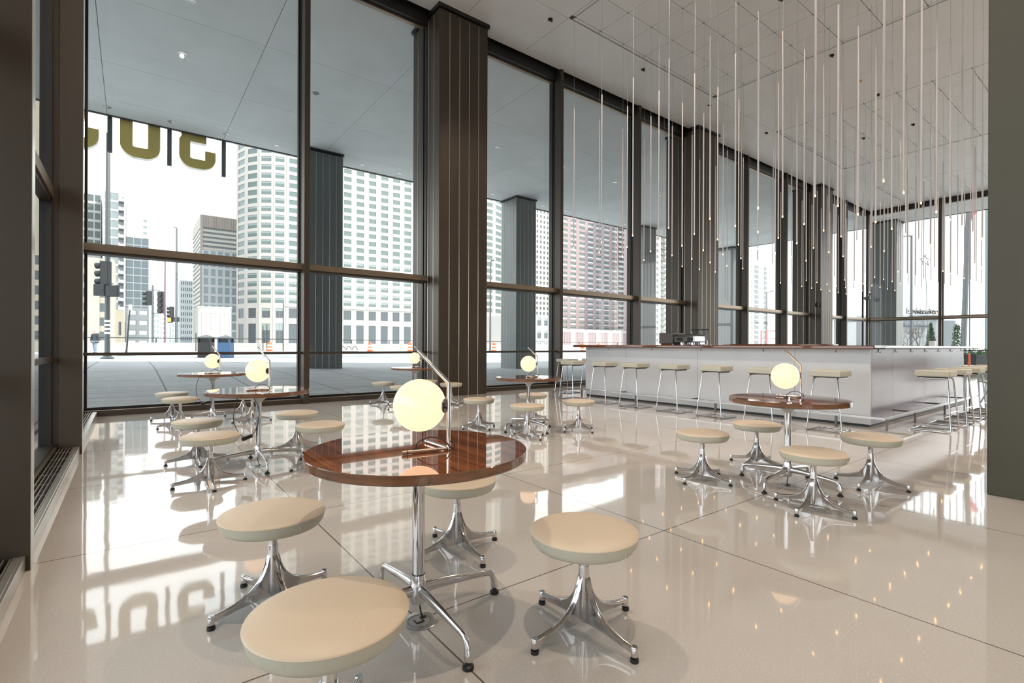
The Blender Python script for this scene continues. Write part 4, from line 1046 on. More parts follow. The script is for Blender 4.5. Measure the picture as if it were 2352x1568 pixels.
# H: white slim tower and old low building right of the clad column
simple_tower('slim_white_tower', 'slim white tower with narrow windows seen right of the dark arcade column', 1195, 1268, 300, 470, 3.1, 9, 0.42, 0.55, 'windark', 'ivory', bud_=100, mull=0)
simple_tower('corniced_building', 'low cream building with cornice at the foot of the slim white tower', 1180, 1290, 190, 722, 5.5, 7, 0.55, 0.62, 'windark', 'cream', bud_=40, mull=1, blind=0.3)
# I: pink brick apartment block
t, P, L, zt_, zb_, fh2, nf = simple_tower('brick_apartment_block', 'pink brick apartment block with white panels and corner balconies, middle window', 1284, 1418, 240, 470, 2.62, 7, 0.64, 0.48, 'winglass', 'brick', bud_=100, mull=1, blind=0.35, depth=4)
b = MB(); cw = L / 7
for f in range(nf):
    for c in range(7):
        if (f * 5 + c * 3) % 2 == 0 or f % 2 == 0: b.box(c * cw + cw * 0.2, -0.34, zb_ + f * fh2 + 0.02, c * cw + cw * 0.8, -0.31, zb_ + f * fh2 + fh2 * 0.26, org=(P.x, P.y, 0))
b.build('white_panels', M['wpanel'], t, smooth=0)
L3 = along(P, U(0), 1439)
b = MB(); b.box(L, 1.2, zb_, L3, 15, zt_, org=(P.x, P.y, 0)); b.build('balcony_wall', M['pinkstone'], t, smooth=0)
for k in range(nf):
    z = zb_ + k * fh2; bb = MB(); bb.box(L + 0.2, -0.6, z, L3 - 0.2, 1.15, z + 0.22, 0, org=(P.x, P.y, 0)); bb.box(L + 0.2, -0.6, z + 0.23, L3 - 0.2, -0.52, z + 1.15, 1, org=(P.x, P.y, 0)); bb.build('balcony', [M['winframe'], M['winblue']], t, smooth=0)
simple_tower('brick_base_building', 'pale pink low building with tall bays at the foot of the brick block', 1284, 1450, 220, 755, 9.5, 6, 0.62, 0.70, 'brick', 'pinkstone', bud_=30, mull=2, depth=4)
t, P, L, zt_, zb_, fh2, nf = simple_tower('balcony_apartment_block', 'pink apartment block with stacked balconies, seen left of the coffee machine', 1500, 1516, 240, 430, 2.9, 1, 0.3, 0.5, 'winglass', 'pinkstone', bud_=50, mull=0)
L3 = along(P, U(0), 1534)
b = MB(); b.box(L, 1.2, zb_, L3, 15, zt_, org=(P.x, P.y, 0)); b.build('balcony_wall', M['ivory'], t, smooth=0)
for k in range(nf):
    z = zb_ + k * fh2; bb = MB(); bb.box(L + 0.2, -0.8, z, L3 - 0.8, 1.15, z + 0.25, 0, org=(P.x, P.y, 0)); bb.box(L + 0.2, -0.8, z + 0.26, L3 - 0.8, -0.7, z + 1.2, 1, org=(P.x, P.y, 0)); bb.build('balcony', [M['winframe'], M['winglass']], t, smooth=0)
# K: cream tower with dark balcony strips over the bar
t, P, L, zt_, zb_, fh2, nf = simple_tower('cream_balcony_tower', 'cream apartment tower with two dark balcony strips seen above the bar', 1700, 1762, 260, 566, 2.75, 4, 0.30, 0.3, 'blind', 'ivory', bud_=60, mull=0)
for pxa, pxb in ((1731, 1740), (1753, 1759)):
    for k in range(nf - 3):
        a0, a1 = along(P, U(0), pxa), along(P, U(0), pxb); z = zb_ + k * fh2
        bb = MB(); bb.box(a0, -0.7, z, a1, -0.31, z + 0.25, 1, org=(P.x, P.y, 0)); bb.box(a0, -0.36, z + 0.9, a1, -0.31, z + fh2 - 0.15, 0, org=(P.x, P.y, 0)); bb.build('balcony', [M['windark'], M['winframe']], t, smooth=0)

# ------------------------------------------------------------------ street furniture
b = MB(); yb = 62.0
zg = 0.42
tag(MB().box(-60, yb, zg - 0.5, 110, yb + 0.4, zg + 0.85).box(-60, yb - 0.12, zg - 0.5, 110, yb, zg + 0.16).build('road_barrier', M['concrete'], smooth=0, bevel=0.03), 'long low concrete road barrier across the street', 'barrier')
t = thing('barrier_railing', 'thin dark railing on top of the concrete road barrier', 'railing', (0, yb + 0.2, zg + 0.85))
MB().box(-60, -0.03, 0.42, 110, 0.03, 0.50).build('top_rail', M['dark'], t, smooth=0)
for k in range(34): MB().box(-58 + k * 5, -0.05, 0, -57.9 + k * 5, 0.05, 0.42).build('rail_post', M['dark'], t, smooth=0)

def pole_at(name, lb, cat, px, d, z1, r0, r1, m, extra=None, lean=0.0, base=True, z0=None, group=None):
    p = px_xy(px, d); z = gz(p.x, p.y) if z0 is None else z0
    t = thing(name, lb, cat, (p.x, p.y, z), YAW - PI / 2, group)      # local x runs to the right in the picture
    MB().tube([(0, 0, 0), (lean, 0, z1 - z)], [r0, r1], 14).build('pole', m, t)
    if base: MB().lathe([(r0 * 2.4, 0), (r0 * 2.4, 0.05), (r0 * 1.5, 0.12), (r0 * 1.1, 0.3)], 16).build('base', m, t)
    return t
def signal_head(par, x, z, n_=3, s=0.34, face='side', m=None):
    b = MB(); b.box(x - s * 0.5, -0.12, z - n_ * s, x + s * 0.5, 0.12, z); h = b.build('signal_head', M['dark'], par, smooth=0, bevel=0.02)
    for k in range(n_):
        zc = z - (k + 0.5) * s
        if face == 'side': MB().tube([(x - s * 0.5, 0, zc), (x - s * 1.15, 0, zc - 0.02)], [s * 0.36, s * 0.40], 14).build('visor', M['dark'], h)
        else: MB().tube([(x, -0.12, zc), (x, -0.30, zc)], [s * 0.36, s * 0.40], 14).build('visor', M['dark'], h)
    return h
d1 = 23.5
t = pole_at('traffic_signal', 'nearest traffic signal on a thick dark street pole at far left', 'traffic light', 246.5, d1, 11.0, 0.11, 0.085, M['greypole'])
zz = lambda y, d_, px=250: px_z(y, d_, px) - t.location.z
signal_head(t, -0.08, zz(600, d1), 3, 0.375)
b = MB(); b.box(-0.50, -0.22, zz(680, d1), 0.02, -0.08, zz(653, d1)); b.box(0.10, -0.25, zz(682, d1), 0.66, -0.09, zz(656, d1)); b.build('walk_signal', M['dark'], t, smooth=0, bevel=0.03)
MB().tube([(-0.13, 0, zz(605, d1)), (0.13, 0, zz(605, d1))], 0.03, 8).tube([(-0.2, -0.05, zz(652, d1)), (0.3, -0.05, zz(652, d1))], 0.03, 8).build('bracket', M['greypole'], t)
b = MB()
for k in range(4): b.lathe([(0.118, zz(735 + k * 9, d1)), (0.118, zz(740 + k * 9, d1))], 14)
b.build('poster_bands', M['white'], t)
d2 = 60.0
t = pole_at('traffic_signal', 'second traffic signal with two heads on a grey pole, mid distance', 'traffic light', 350.5, d2, px_z(655, d2, 350), 0.14, 0.12, M['greypole'])
signal_head(t, -0.42, px_z(668, d2, 340) - t.location.z, 3, 0.58)
signal_head(t, 0.95, px_z(669, d2, 367) - t.location.z, 4, 0.66, 'front')
MB().tube([(-0.5, 0, px_z(666, d2, 350) - t.location.z), (0.9, 0, px_z(666, d2, 350) - t.location.z)], 0.05, 8).tube([(0, 0, px_z(719, d2, 350) - t.location.z), (0.9, 0, px_z(719, d2, 350) - t.location.z)], 0.05, 8).build('bracket', M['greypole'], t)
d3 = 55.0
t = pole_at('traffic_signal', 'third traffic signal with orange walk sign on the tall street lamp pole', 'traffic light', 405, d3, px_z(524, d3, 405), 0.15, 0.09, M['greypole'])
tz_ = t.location.z
signal_head(t, -0.50, px_z(704, d3, 392) - tz_, 3, 0.40)
MB().box(-0.90, -0.15, px_z(741, d3, 392) - tz_, -0.42, 0.1, px_z(728, d3, 392) - tz_).box(-0.38, -0.10, px_z(739, d3, 392) - tz_, 0.3, 0.1, px_z(728, d3, 392) - tz_).build('walk_signal', M['dark'], t, smooth=0, bevel=0.03)
mo = mat('orange_walk_light', (0.9, 0.3, 0.05), 0.5, emit=(1.0, 0.28, 0.04), estr=1.6)
MB().box(-0.86, -0.165, px_z(739, d3, 392) - tz_, -0.50, -0.151, px_z(730, d3, 392) - tz_).build('lit_hand', mo, t, smooth=0)
MB().tube([(0, 0, px_z(524, d3, 405) - tz_), (-0.10, 0, px_z(522, d3, 405) - tz_), (-0.35, 0, px_z(521.5, d3, 405) - tz_)], 0.06, 8).build('lamp_arm', M['greypole'], t)
rg = MB(); n = 20; zc = px_z(635, d3, 402) - tz_; rg.tube([(-0.14 + 0.44 * math.cos(2 * PI * i / n), -0.1, zc + 0.40 * math.sin(2 * PI * i / n)) for i in range(n + 1)], 0.016, 6); rg.build('wire_ring', M['dark'], t)
mp_ = mat('purple_brown_pole', (0.16, 0.09, 0.12), 0.5)
pole_at('banner_pole', 'slim purple-brown pole between two traffic signals', 'pole', 378.5, 62, px_z(592, 62, 378), 0.11, 0.09, mp_, base=False)
t = pole_at('sign_post', 'leaning black signpost with white sign edge, left of the second signal', 'signpost', 290, 30, px_z(712, 30, 296), 0.045, 0.04, M['dark'], lean=0.20)
MB().box(0.14, -0.02, px_z(712, 30, 296) - t.location.z, 0.34, 0.0, px_z(699, 30, 296) - t.location.z).build('sign_plate', M['white'], t, smooth=0)
MB().lathe([(0.45, 0), (0.40, 0.06), (0.1, 0.10)], 20).build('weighted_foot', M['dark'], t)
pole_at('thin_post', 'thin black post in front of the hotel tower', 'pole', 650.5, 52, px_z(696, 52, 650), 0.05, 0.04, M['dark'], base=False)
for px, y0, lb in ((604, 748, 'left one of the pair of black construction posts'), (613, 745, 'right one of the pair of black construction posts')):
    pole_at('construction_post', lb, 'pole', px, 56, px_z(y0, 56, px), 0.05, 0.045, M['dark'], base=False, group='pair of construction posts')
pole_at('construction_lamp_post', 'short yellow-tipped post beside the black litter bin', 'pole', 450, 50, px_z(764, 50, 450), 0.05, 0.05, M['dark'], base=False)
t = pole_at('street_lamp', 'dark street lamp pole right of the big clad column', 'street lamp', 1126, 48, px_z(602, 48, 1126), 0.10, 0.07, M['greypole'])
MB().tube([(0, 0, px_z(602, 48, 1126) - t.location.z), (0.12, 0, px_z(598, 48, 1126) - t.location.z), (0.34, 0, px_z(597, 48, 1126) - t.location.z)], 0.06, 8).build('lamp_arm', M['greypole'], t)
t = pole_at('street_lamp', 'street lamp with angled arm above the bar, right of the cream tower', 'street lamp', 1760.5, 70, px_z(672, 70, 1760), 0.14, 0.10, M['greypole'])
MB().tube([(0, 0, px_z(672, 70, 1760) - t.location.z), (0.5, 0, px_z(669.5, 70, 1760) - t.location.z), (0.95, 0, px_z(667.5, 70, 1760) - t.location.z)], 0.07, 8).build('lamp_arm', M['greypole'], t)
t = pole_at('street_lamp', 'tall grey street lamp beyond the far right windows', 'street lamp', 2093, 60, px_z(541, 60, 2093), 0.16, 0.12, M['greypole'], z0=0)
MB().tube([(0, 0, px_z(541.5, 60, 2093)), (-0.6, 0, px_z(541.5, 60, 2093)), (-1.0, 0, px_z(543, 60, 2093))], 0.09, 8).build('lamp_arm', M['greypole'], t)
t = pole_at('flag_pole', 'thick pale flagpole beyond the far right windows', 'flagpole', 2212, 50, 26, 0.24, 0.22, M['greypole'], z0=0, lean=0.9)
pole_at('lattice_mast', 'pale mast partly hidden by the pillar at right', 'mast', 2266, 55, 30, 0.16, 0.16, M['winblue'], z0=0, base=False)

def bin_(px, d, m, lb):
    p = px_xy(px, d); z = gz(p.x, p.y); t = thing('litter_bin', lb, 'trash bin', (p.x, p.y, z), YAW - PI / 2 + R(8), 'litter bins on the pavement')
    s = 0.31; h = 1.06
    MB().box(-s, -s, 0, s, s, h * 0.80).build('body', m, t, smooth=0, bevel=0.02)
    MB().box(-s + 0.06, -s + 0.06, h * 0.80, s - 0.06, s - 0.06, h).build('opening', M['black'], t, smooth=0)
    b = MB()
    for a in (-1, 1):
        for c in (-1, 1): b.box(a * s, c * s, h * 0.8, a * (s - 0.07), c * (s - 0.07), h)
    b.build('corner_posts', m, t, smooth=0)
    k = s + 0.05; MB().add([(-k, -k, h), (k, -k, h), (k, k, h), (-k, k, h), (-k, -k, h + 0.05), (k, -k, h + 0.05), (k, k, h + 0.05), (-k, k, h + 0.05), (0, 0, h + 0.20)], [(0, 3, 2, 1), (0, 1, 5, 4), (1, 2, 6, 5), (2, 3, 7, 6), (3, 0, 4, 7), (4, 5, 8), (5, 6, 8), (6, 7, 8), (7, 4, 8)]).build('lid', M['greypole'], t, smooth=0)
bin_(473.5, 27.5, mat('black_bin_steel', (0.03, 0.03, 0.03), 0.35, 0.3), 'black square litter bin with peaked grey lid')
bin_(518.5, 27.5, mat('blue_bin_steel', (0.055, 0.13, 0.25), 0.4, 0.2), 'blue square recycling bin with peaked grey lid')

M['orange'] = mat('orange_barrel_plastic', (0.85, 0.13, 0.04), 0.5)
for px, d_, lb in ((619.5, 52, 'orange and white traffic barrel left of the window mullion'), (850, 54, 'orange and white traffic barrel in the middle of the second window'), (942, 54, 'orange and white traffic barrel beside the outer edge of the clad column'), (1135, 54, 'orange and white traffic barrel right of the clad column'), (1375, 56, 'orange traffic barrel above the left end of the bar counter'), (1338, 56, 'orange traffic barrel near the left tip of the bar counter')):
    p = px_xy(px, d_); t = thing('traffic_barrel', lb, 'traffic barrel', (p.x, p.y, gz(p.x, p.y)), 0, 'orange traffic barrels along the street')
    pr = [(0.34, 0), (0.34, 0.06), (0.27, 0.07), (0.265, 0.22), (0.26, 0.222), (0.255, 0.38), (0.25, 0.382), (0.245, 0.54), (0.24, 0.542), (0.235, 0.70), (0.23, 0.702), (0.21, 0.90), (0.18, 0.93), (0.001, 0.93)]
    MB().lathe(pr, 20, mfun=lambda i: 1 if i in (4, 8) or i == 5 and False else 0).build('barrel', [M['orange'], M['white']], t)
    b = MB()
    for z0_ in (0.22, 0.54): b.lathe([(0.268 - z0_ * 0.06, z0_), (0.262 - z0_ * 0.06, z0_ + 0.15)], 20)
    b.build('reflective_bands', M['white'], t)
    MB().tube([(0, 0, 0.93), (0, 0, 1.08)], 0.03, 8).build('warning_light', M['orange'], t)

t = thing('work_platform', 'red tubular work lift platform seen above the bar', 'work lift', (*px_xy(1766, 40), 0.0), YAW - PI / 2)
mr = mat('red_lift_paint', (0.70, 0.06, 0.04), 0.45); b = MB()
for x in (-0.62, -0.24): b.tube([(x, 0, 0), (x, 0, 2.35)], 0.05, 8)
b.tube([(-0.62, 0, 2.35), (0.95, 0, 2.35)], 0.035, 8); b.tube([(-0.62, 0, 1.75), (0.95, 0, 1.75)], 0.03, 8)
for x in (0.55, 0.95): b.tube([(x, 0, 0), (x, 0, 2.35)], 0.04, 8)
b.build('frame', mr, t); MB().box(0.58, -0.03, 1.2, 0.92, 0.0, 2.2).build('panel', mr, t, smooth=0)
MB().box(-0.7, -0.5, 0.5, 1.05, 0.5, 0.6).build('deck', M['dark'], t, smooth=0)
for s_ in (-0.5, 0.9): MB().tube([(s_, -0.4, 0.3), (s_, -0.2, 0.3)], 0.3, 16).tube([(s_, 0.2, 0.3), (s_, 0.4, 0.3)], 0.3, 16).build('wheels', M['rubber'], t)
t = thing('bicycle_rack', 'low twisted bicycle rack on the pavement left of the middle barrel', 'bike rack', (*px_xy(815, 50), 0.25), YAW - PI / 2)
b = MB()
for k in range(3): b.tube([(-1.2 + k * 0.6 + 0.25 * math.cos(a), 0, 0.35 + 0.35 * math.sin(a)) for a in [PI * i / 8 for i in range(9)]], 0.03, 8)
b.tube([(-1.6, 0, 0.2), (0.4, 0, 0.2)], 0.03, 8); b.build('hoops', M['dark'], t)

# road sign, security camera, ladder beyond the far corner
t = pole_at('road_sign', 'small diamond road sign low in the far right window', 'road sign', 1960, 75, px_z(788, 75, 1960), 0.05, 0.05, M['greypole'], z0=-1.0)
MB().prism([(0, -0.55), (0.55, 0), (0, 0.55), (-0.55, 0)], -0.08, -0.05, 'xz').build('sign_plate', M['greypole'], t, smooth=0).location = (0, 0, px_z(785, 75, 1960) + 1.0)
p = px_xy(1969, 24.5)
t = thing('security_camera', 'grey security camera on a short arm near the far room corner', 'camera', (XR - 0.15, 9.72, 3.70), 0)
MB().tube([(0, 0, 0.12), (-0.42, 0, 0.12), (-0.42, 0, 0.05)], 0.022, 8).build('arm', M['greypole'], t)
MB().lathe([(0.02, 0.08), (0.13, 0.06), (0.15, 0.0), (0.12, -0.10), (0.02, -0.16)], 18, (-0.42, 0, 0)).build('housing', M['greypole'], t)

# kiosk with roof sign, trees, planter, beyond the far right windows
M['tile'] = mat('white_stone_panel', (0.26, 0.27, 0.285), 0.35, var=0.03, scale=0.8)
K = thing('kiosk_building', 'low building of large white panels with a grey wing, far right windows', 'building', (*px_xy(2072, 62), -0.3), YAW - PI / 2 + R(3))
w1 = 88 / F_PX * 62; h1 = px_z(729, 62, 2100) + 0.3; w2 = 138 / F_PX * 62
b = MB(); b.box(-3, 0, -1, w1, 8, h1)
b.build('panel_wall', M['tile'], K, smooth=0)
b = MB()
for xx in (22, 50, 79): b.box(xx / F_PX * 62 - 0.03, -0.012, 0, xx / F_PX * 62 + 0.03, -0.001, h1)
b.box(-3, -0.012, h1 * 0.52, w1, -0.001, h1 * 0.52 + 0.05); b.build('panel_joints', M['grey'], K, smooth=0)
MB().box(w1 + 0.6, 0.5, -1, w2, 8, h1 - 0.3).build('grey_wing', M['grey'], K, smooth=0)
MB().box(-3.2, -0.5, h1, w1 + 0.3, 8.2, h1 + 0.35).build('roof_slab', M['wpanel'], K, smooth=0)
MB().box(0, -0.35, h1 - 1.0, 70 / F_PX * 62, -0.01, h1 - 0.86).build('sign_shelf', M['grey'], K, smooth=0)

def text_mesh(s, size, depth, name, m, par, loc, rx=PI / 2, mirror=False):
    cu = bpy.data.curves.new('t', 'FONT'); cu.body = s; cu.size = size; cu.extrude = depth
    o = bpy.data.objects.new('t', cu); COL.objects.link(o)
    me = bpy.data.meshes.new_from_object(o.evaluated_get(bpy.context.evaluated_depsgraph_get()))
    bpy.data.objects.remove(o); bpy.data.curves.remove(cu)
    me.materials.clear(); me.materials.append(m)
    if mirror: me.transform(Matrix.Scale(-1, 4, (1, 0, 0))); me.flip_normals()
    q = bpy.data.objects.new(name, me); COL.objects.link(q); q.parent = par; q.location = loc; q.rotation_euler = (rx, 0, 0); return q
S = thing('roof_sign', 'dark roof letters reading swissotel with a mirrored copy behind, on the kiosk', 'sign', (K.location.x, K.location.y, 0), K.rotation_euler.z)
bpy.context.view_layer.update()
zr = px_z(722, 62, 2110)
text_mesh('wiss\u00f4tel', 1.02, 0.05, 'front_letters', M['dark'], S, (16 / F_PX * 62, -0.7, zr))
text_mesh('swiss\u00f4tel', 1.02, 0.05, 'rear_letters', M['dark'], S, (85 / F_PX * 62, 0.4, zr + 0.12), mirror=True)
MB().box(0.8, -0.02, zr - 0.12, 86 / F_PX * 62, 0.06, zr - 0.05).build('letter_rail', M['greypole'], S, smooth=0)
for k in range(5): MB().box(1.0 + k * 0.85, 0.0, h1 + 0.05 - 0.3, 1.04 + k * 0.85, 0.05, zr - 0.05).build('rail_post', M['greypole'], S, smooth=0)
text_mesh('STEEL & WATER', 0.42, 0.02, 'shelf_letters', M['wpanel'], K, (0.15, -0.25, h1 - 0.84))

t = thing('star_ornament', 'outlined star on a thin leaning mast beyond the far right windows', 'ornament', (*px_xy(2124, 55), 0.0), YAW - PI / 2)
zc = px_z(598, 55, 2124); pts = []
for k in range(11):
    rr = 0.62 if k % 2 == 0 else 0.27; a = PI / 2 + k * PI / 5; pts.append((rr * math.cos(a), 0, zc + rr * math.sin(a)))
pts.append(pts[1]); MB().tube(pts, 0.035, 6).build('star', M['greypole'], t)
MB().tube([(0.05, 0, zc - 0.2), (0.30, 0, 3.0), (0.42, 0, 0.0)], 0.035, 8).build('mast', M['greypole'], t)

mf = mat('red_flag_cloth', (0.75, 0.05, 0.10), 0.7, var=0.1, scale=1.0); mw_ = mat('white_flag_cloth', (0.82, 0.80, 0.80), 0.7)
def flag(px, d_, ytop, ybot, wpx, lb, striped):
    p = px_xy(px, d_); z1, z0 = px_z(ytop, d_, px), px_z(ybot, d_, px); t = thing('flag', lb, 'flag', (p.x, p.y, z0), YAW - PI / 2, 'flags outside the far right windows')
    W_ = wpx / F_PX * d_; nx, nz = 10, 12; H_ = z1 - z0
    for i in range(nx):
        if not striped and i: break
    b = MB(); vs = []
    for j in range(nz + 1):
        for i in range(nx + 1):
            x = W_ * i / nx * (0.35 + 0.65 * j / nz) ; vs.append((x, 0.12 * math.sin(i * 1.3 + j * 0.5), H_ * j / nz + H_ * 0.18 * (i / nx - 0.5) * (1 - j / nz)))
    n = nx + 1
    for j in range(nz):
        for i in range(nx): b.f.append((j * n + i, j * n + i + 1, (j + 1) * n + i + 1, (j + 1) * n + i)); b.m.append((1 if striped and (i // 2) % 2 else 0))
    b.v = vs; o = b.build('cloth', [mf, mw_], t, smooth=60); sm = o.modifiers.new('s', 'SOLIDIFY'); sm.thickness = 0.01
    MB().tube([(-0.05, 0, -z0), (-0.05, 0, H_ + 1.0)], 0.05, 8).build('staff', M['greypole'], t)
flag(2070, 58, 488, 521, 9, 'red flag hanging beside the tan arcade column', False)
flag(2228, 48, 470, 506, 22, 'red and white striped flag near the thick flagpole', True)

# ------------------------------------------------------------------ plants
M['conifer'] = mat('dark_conifer_foliage', (0.045, 0.075, 0.035), 0.9, var=0.4, scale=8)
M['leaf'] = mat('green_shrub_foliage', (0.07, 0.13, 0.06), 0.8, var=0.4, scale=10)
M['twig'] = mat('bare_brown_twig', (0.12, 0.09, 0.07), 0.9)
def leaves(b, fn, n, s):
    for _ in range(n):
        c = Vector(fn()); a = Vector((random.uniform(-1, 1), random.uniform(-1, 1), random.uniform(-0.3, 1))).normalized() * s
        q = a.orthogonal().normalized() * s * 0.45
        b.add([c - q, c + a * 0.5 - q * 0.2, c + a, c + a * 0.4 + q], [(0, 1, 2, 3)])
def conifer(px, d_, h, r, lb, z0=0.0):
    p = px_xy(px, d_); t = thing('conifer', lb, 'tree', (p.x, p.y, z0), 0, 'cone-shaped evergreens outside the far right windows')
    MB().tube([(0, 0, 0), (0, 0, h * 0.9)], [0.10, 0.02], 8).build('trunk', M['twig'], t)
    def fn():
        k = random.random() ** 0.7; z = 0.2 + (h - 0.2) * (1 - k); rr = r * k ** 0.85 * (0.75 + 0.3 * random.random()); a = random.uniform(0, 2 * PI); return (rr * math.cos(a), rr * math.sin(a), z)
    b = MB(); b.lathe([(r * 0.78, 0.2), (r * 0.6, h * 0.3), (r * 0.3, h * 0.68), (0.02, h * 0.97)], 14); leaves(b, fn, 1500, 0.16); b.build('foliage', M['conifer'], t, smooth=0)
conifer(2137.5, 50, px_z(741, 50, 2137), 0.55, 'cone-shaped evergreen in front of the white kiosk')
conifer(2064, 50, px_z(748, 50, 2064), 0.5, 'dark evergreen at the left edge of the white kiosk')
p = px_xy(2198, 52); t = thing('broadleaf_evergreen', 'loose-leaved evergreen tree beside the grey kiosk wing', 'tree', (p.x, p.y, 0))
MB().tube([(0, 0, 0), (0.1, 0, 2.2)], [0.08, 0.03], 8).build('trunk', M['twig'], t)
def fn():
    z = random.uniform(0.4, px_z(746, 52, 2198)); rr = 0.55 * (1 - 0.6 * z / 3.4) * random.random() ** 0.5; a = random.uniform(0, 2 * PI); return (rr * math.cos(a), rr * math.sin(a), z)
b = MB(); leaves(b, fn, 900, 0.18); b.build('foliage', M['conifer'], t, smooth=0)
for k, (px, rr, lb) in enumerate(((2100, 0.48, 'rounded shrub left of the cone-shaped evergreen'), (2121, 0.34, 'small rounded shrub touching the cone-shaped evergreen'), (2079, 0.34, 'rounded shrub at the foot of the dark evergreen'))):
    p = px_xy(px, 46.6 + 1.4 * k); t = thing('shrub', lb, 'shrub', (p.x, p.y, 0), 0, 'rounded shrubs before the kiosk')
    def fn():
        a = random.uniform(0, 2 * PI); e = math.acos(random.uniform(-0.2, 1)); q = rr * random.uniform(0.75, 1); return (q * math.sin(e) * math.cos(a), q * math.sin(e) * math.sin(a), 0.75 + q * math.cos(e))
    b = MB(); leaves(b, fn, 500, 0.14); b.lathe([(rr * 0.5, 0), (rr * 0.8, 0.5), (rr * 0.8, 0.9), (rr * 0.3, 0.75 + rr * 0.85)], 12); b.build('foliage', M['leaf'], t, smooth=0)
for px, lb in ((2086, 'bare branching tree left in front of the kiosk'), (2110, 'bare branching tree right in front of the kiosk')):
    p = px_xy(px, 46 if px < 2100 else 41); t = thing('bare_tree', lb, 'tree', (p.x, p.y, 0), 0, 'bare trees before the kiosk')
    b = MB()
    def br(o_, d_, L_, r_, k_):
        e = o_ + d_ * L_; b.tube([o_, (o_ + e) / 2 + Vector((random.uniform(-.05, .05),) * 3) * L_, e], [r_, r_ * 0.85, r_ * 0.7], 5)
        if k_:
            for _ in range(3): br(e, (d_ + Vector((random.uniform(-1, 1), random.uniform(-1, 1), random.uniform(-0.2, 0.5)))).normalized(), L_ * 0.68, r_ * 0.6, k_ - 1)
    br(Vector((0, 0, 0)), Vector((0, 0, 1)), 1.1, 0.05, 4); b.build('branches', M['twig'], t, smooth=60)
p = px_xy(2248, 30); t = thing('planter', 'dark square planter with shrubs outside, next to the right pillar', 'planter', (p.x, p.y, 0), YAW - PI / 2)
MB().box(-0.55, -0.4, 0, 0.55, 0.4, 0.66).build('pot', M['dark'], t, smooth=0, bevel=0.02)
def fn(): return (random.uniform(-0.6, 0.6), random.uniform(-0.4, 0.4), 0.62 + abs(random.gauss(0, 0.16)))
b = MB(); leaves(b, fn, 700, 0.13); b.build('foliage', M['leaf'], t, smooth=0)
p = px_xy(2226, 28.8); t = thing('traffic_cone', 'thin orange safety post beside the dark planter', 'traffic cone', (p.x, p.y, 0))
MB().lathe([(0.14, 0), (0.14, 0.03), (0.06, 0.04), (0.045, 0.75), (0.001, 0.76)], 14).build('body', M['orange'], t)

# ------------------------------------------------------------------ person walking away
p = px_xy(218.5, 36.5); pz = gz(p.x, p.y)
per = thing('person', 'person walking away in dark jacket, jeans and pale red hat, far left', 'person', (p.x, p.y, pz), YAW - PI / 2)
V = [(0, 0, 0.92), (0, 0, 1.10), (0, 0, 1.28), (0, 0.0, 1.42), (0, -0.01, 1.50), (0, -0.02, 1.60), (0, -0.02, 1.72),      # torso, neck, head
     (-0.19, 0, 1.40), (-0.26, 0.02, 1.15), (-0.29, -0.06, 0.90), (-0.29, -0.10, 0.80), (0.19, 0, 1.40), (0.27, -0.03, 1.15), (0.31, 0.03, 0.90), (0.31, 0.05, 0.80),
     (-0.09, 0, 0.86), (-0.09, 0.02, 0.48), (-0.085, 0.10, 0.10), (-0.085, 0.02, 0.04), (0.09, 0, 0.86), (0.085, -0.10, 0.50), (0.075, -0.04, 0.12), (0.075, -0.14, 0.04)]
E_ = [(0, 1), (1, 2), (2, 3), (3, 4), (4, 5), (5, 6), (3, 7), (7, 8), (8, 9), (9, 10), (3, 11), (11, 12), (12, 13), (13, 14), (0, 15), (15, 16), (16, 17), (17, 18), (0, 19), (19, 20), (20, 21), (21, 22)]
RR = [(0.15, 0.11), (0.145, 0.11), (0.17, 0.12), (0.15, 0.10), 0.06, 0.10, 0.09, 0.08, 0.055, 0.042, 0.04, 0.08, 0.055, 0.042, 0.04, 0.10, 0.07, 0.05, 0.045, 0.10, 0.07, 0.05, 0.045]
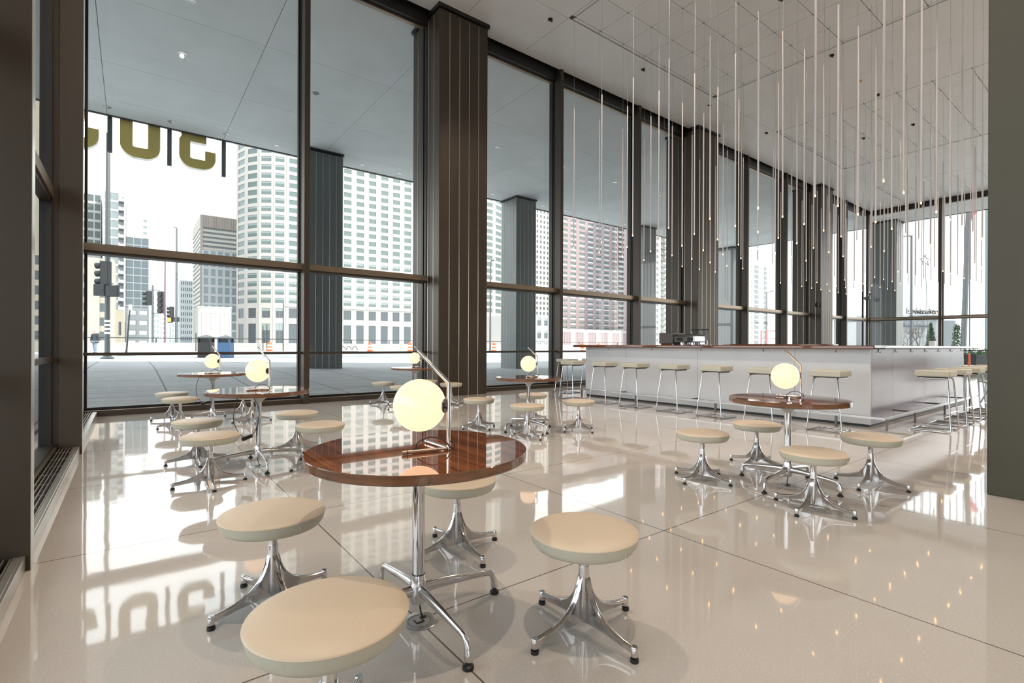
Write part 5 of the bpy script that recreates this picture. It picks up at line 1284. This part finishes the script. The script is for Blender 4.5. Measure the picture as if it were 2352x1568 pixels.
def skinned(name, Vv, Ee, Rr, m, par):
    me = bpy.data.meshes.new(name); me.from_pydata(Vv, Ee, []); me.materials.append(m)
    o = bpy.data.objects.new(name, me); COL.objects.link(o); o.parent = par
    o.modifiers.new('skin', 'SKIN').use_smooth_shade = True
    if not me.skin_vertices:
        bpy.context.view_layer.objects.active = o
        with bpy.context.temp_override(object=o, active_object=o, selected_objects=[o]): bpy.ops.mesh.customdata_skin_add()
    d_ = me.skin_vertices[0].data
    for i, r_ in enumerate(Rr): d_[i].radius = r_ if isinstance(r_, tuple) else (r_, r_)
    d_[0].use_root = True
    s_ = o.modifiers.new('sub', 'SUBSURF'); s_.levels = 2; s_.render_levels = 2; return o
mskin = mat('skin', (0.55, 0.36, 0.28), 0.6); mj = mat('dark_navy_jacket', (0.035, 0.040, 0.050), 0.8); mjn = mat('blue_grey_jeans', (0.16, 0.20, 0.26), 0.85); mh = mat('pale_red_hat', (0.62, 0.42, 0.42), 0.8)
skinned('body', V, E_, RR, mskin, per)
J = [V[i] for i in (0, 1, 2, 3, 7, 8, 9, 11, 12, 13)] + [(0, 0, 0.84)]
skinned('jacket', J, [(0, 1), (1, 2), (2, 3), (3, 4), (4, 5), (5, 6), (3, 7), (7, 8), (8, 9), (0, 10)], [(0.19, 0.145), (0.18, 0.14), (0.20, 0.15), (0.17, 0.125), 0.10, 0.075, 0.06, 0.10, 0.075, 0.06, (0.19, 0.14)], mj, per)
Jn = [(0, 0, 0.90)] + [V[i] for i in (15, 16, 17, 19, 20, 21)]
skinned('jeans', Jn, [(0, 1), (1, 2), (2, 3), (0, 4), (4, 5), (5, 6)], [(0.15, 0.12), 0.115, 0.085, 0.065, 0.115, 0.085, 0.065], mjn, per)
MB().lathe([(0.12, 1.62), (0.122, 1.66), (0.11, 1.74), (0.07, 1.80), (0.001, 1.815)], 20, (0, -0.02, 0)).build('hat', mh, per, smooth=60)
for sx in (-1, 1):
    q = V[18] if sx < 0 else V[22]; MB().box(q[0] - 0.045, q[1] - 0.06, 0, q[0] + 0.045, q[1] + 0.18, 0.09).build('shoe', M['dark'], per, bevel=0.02)
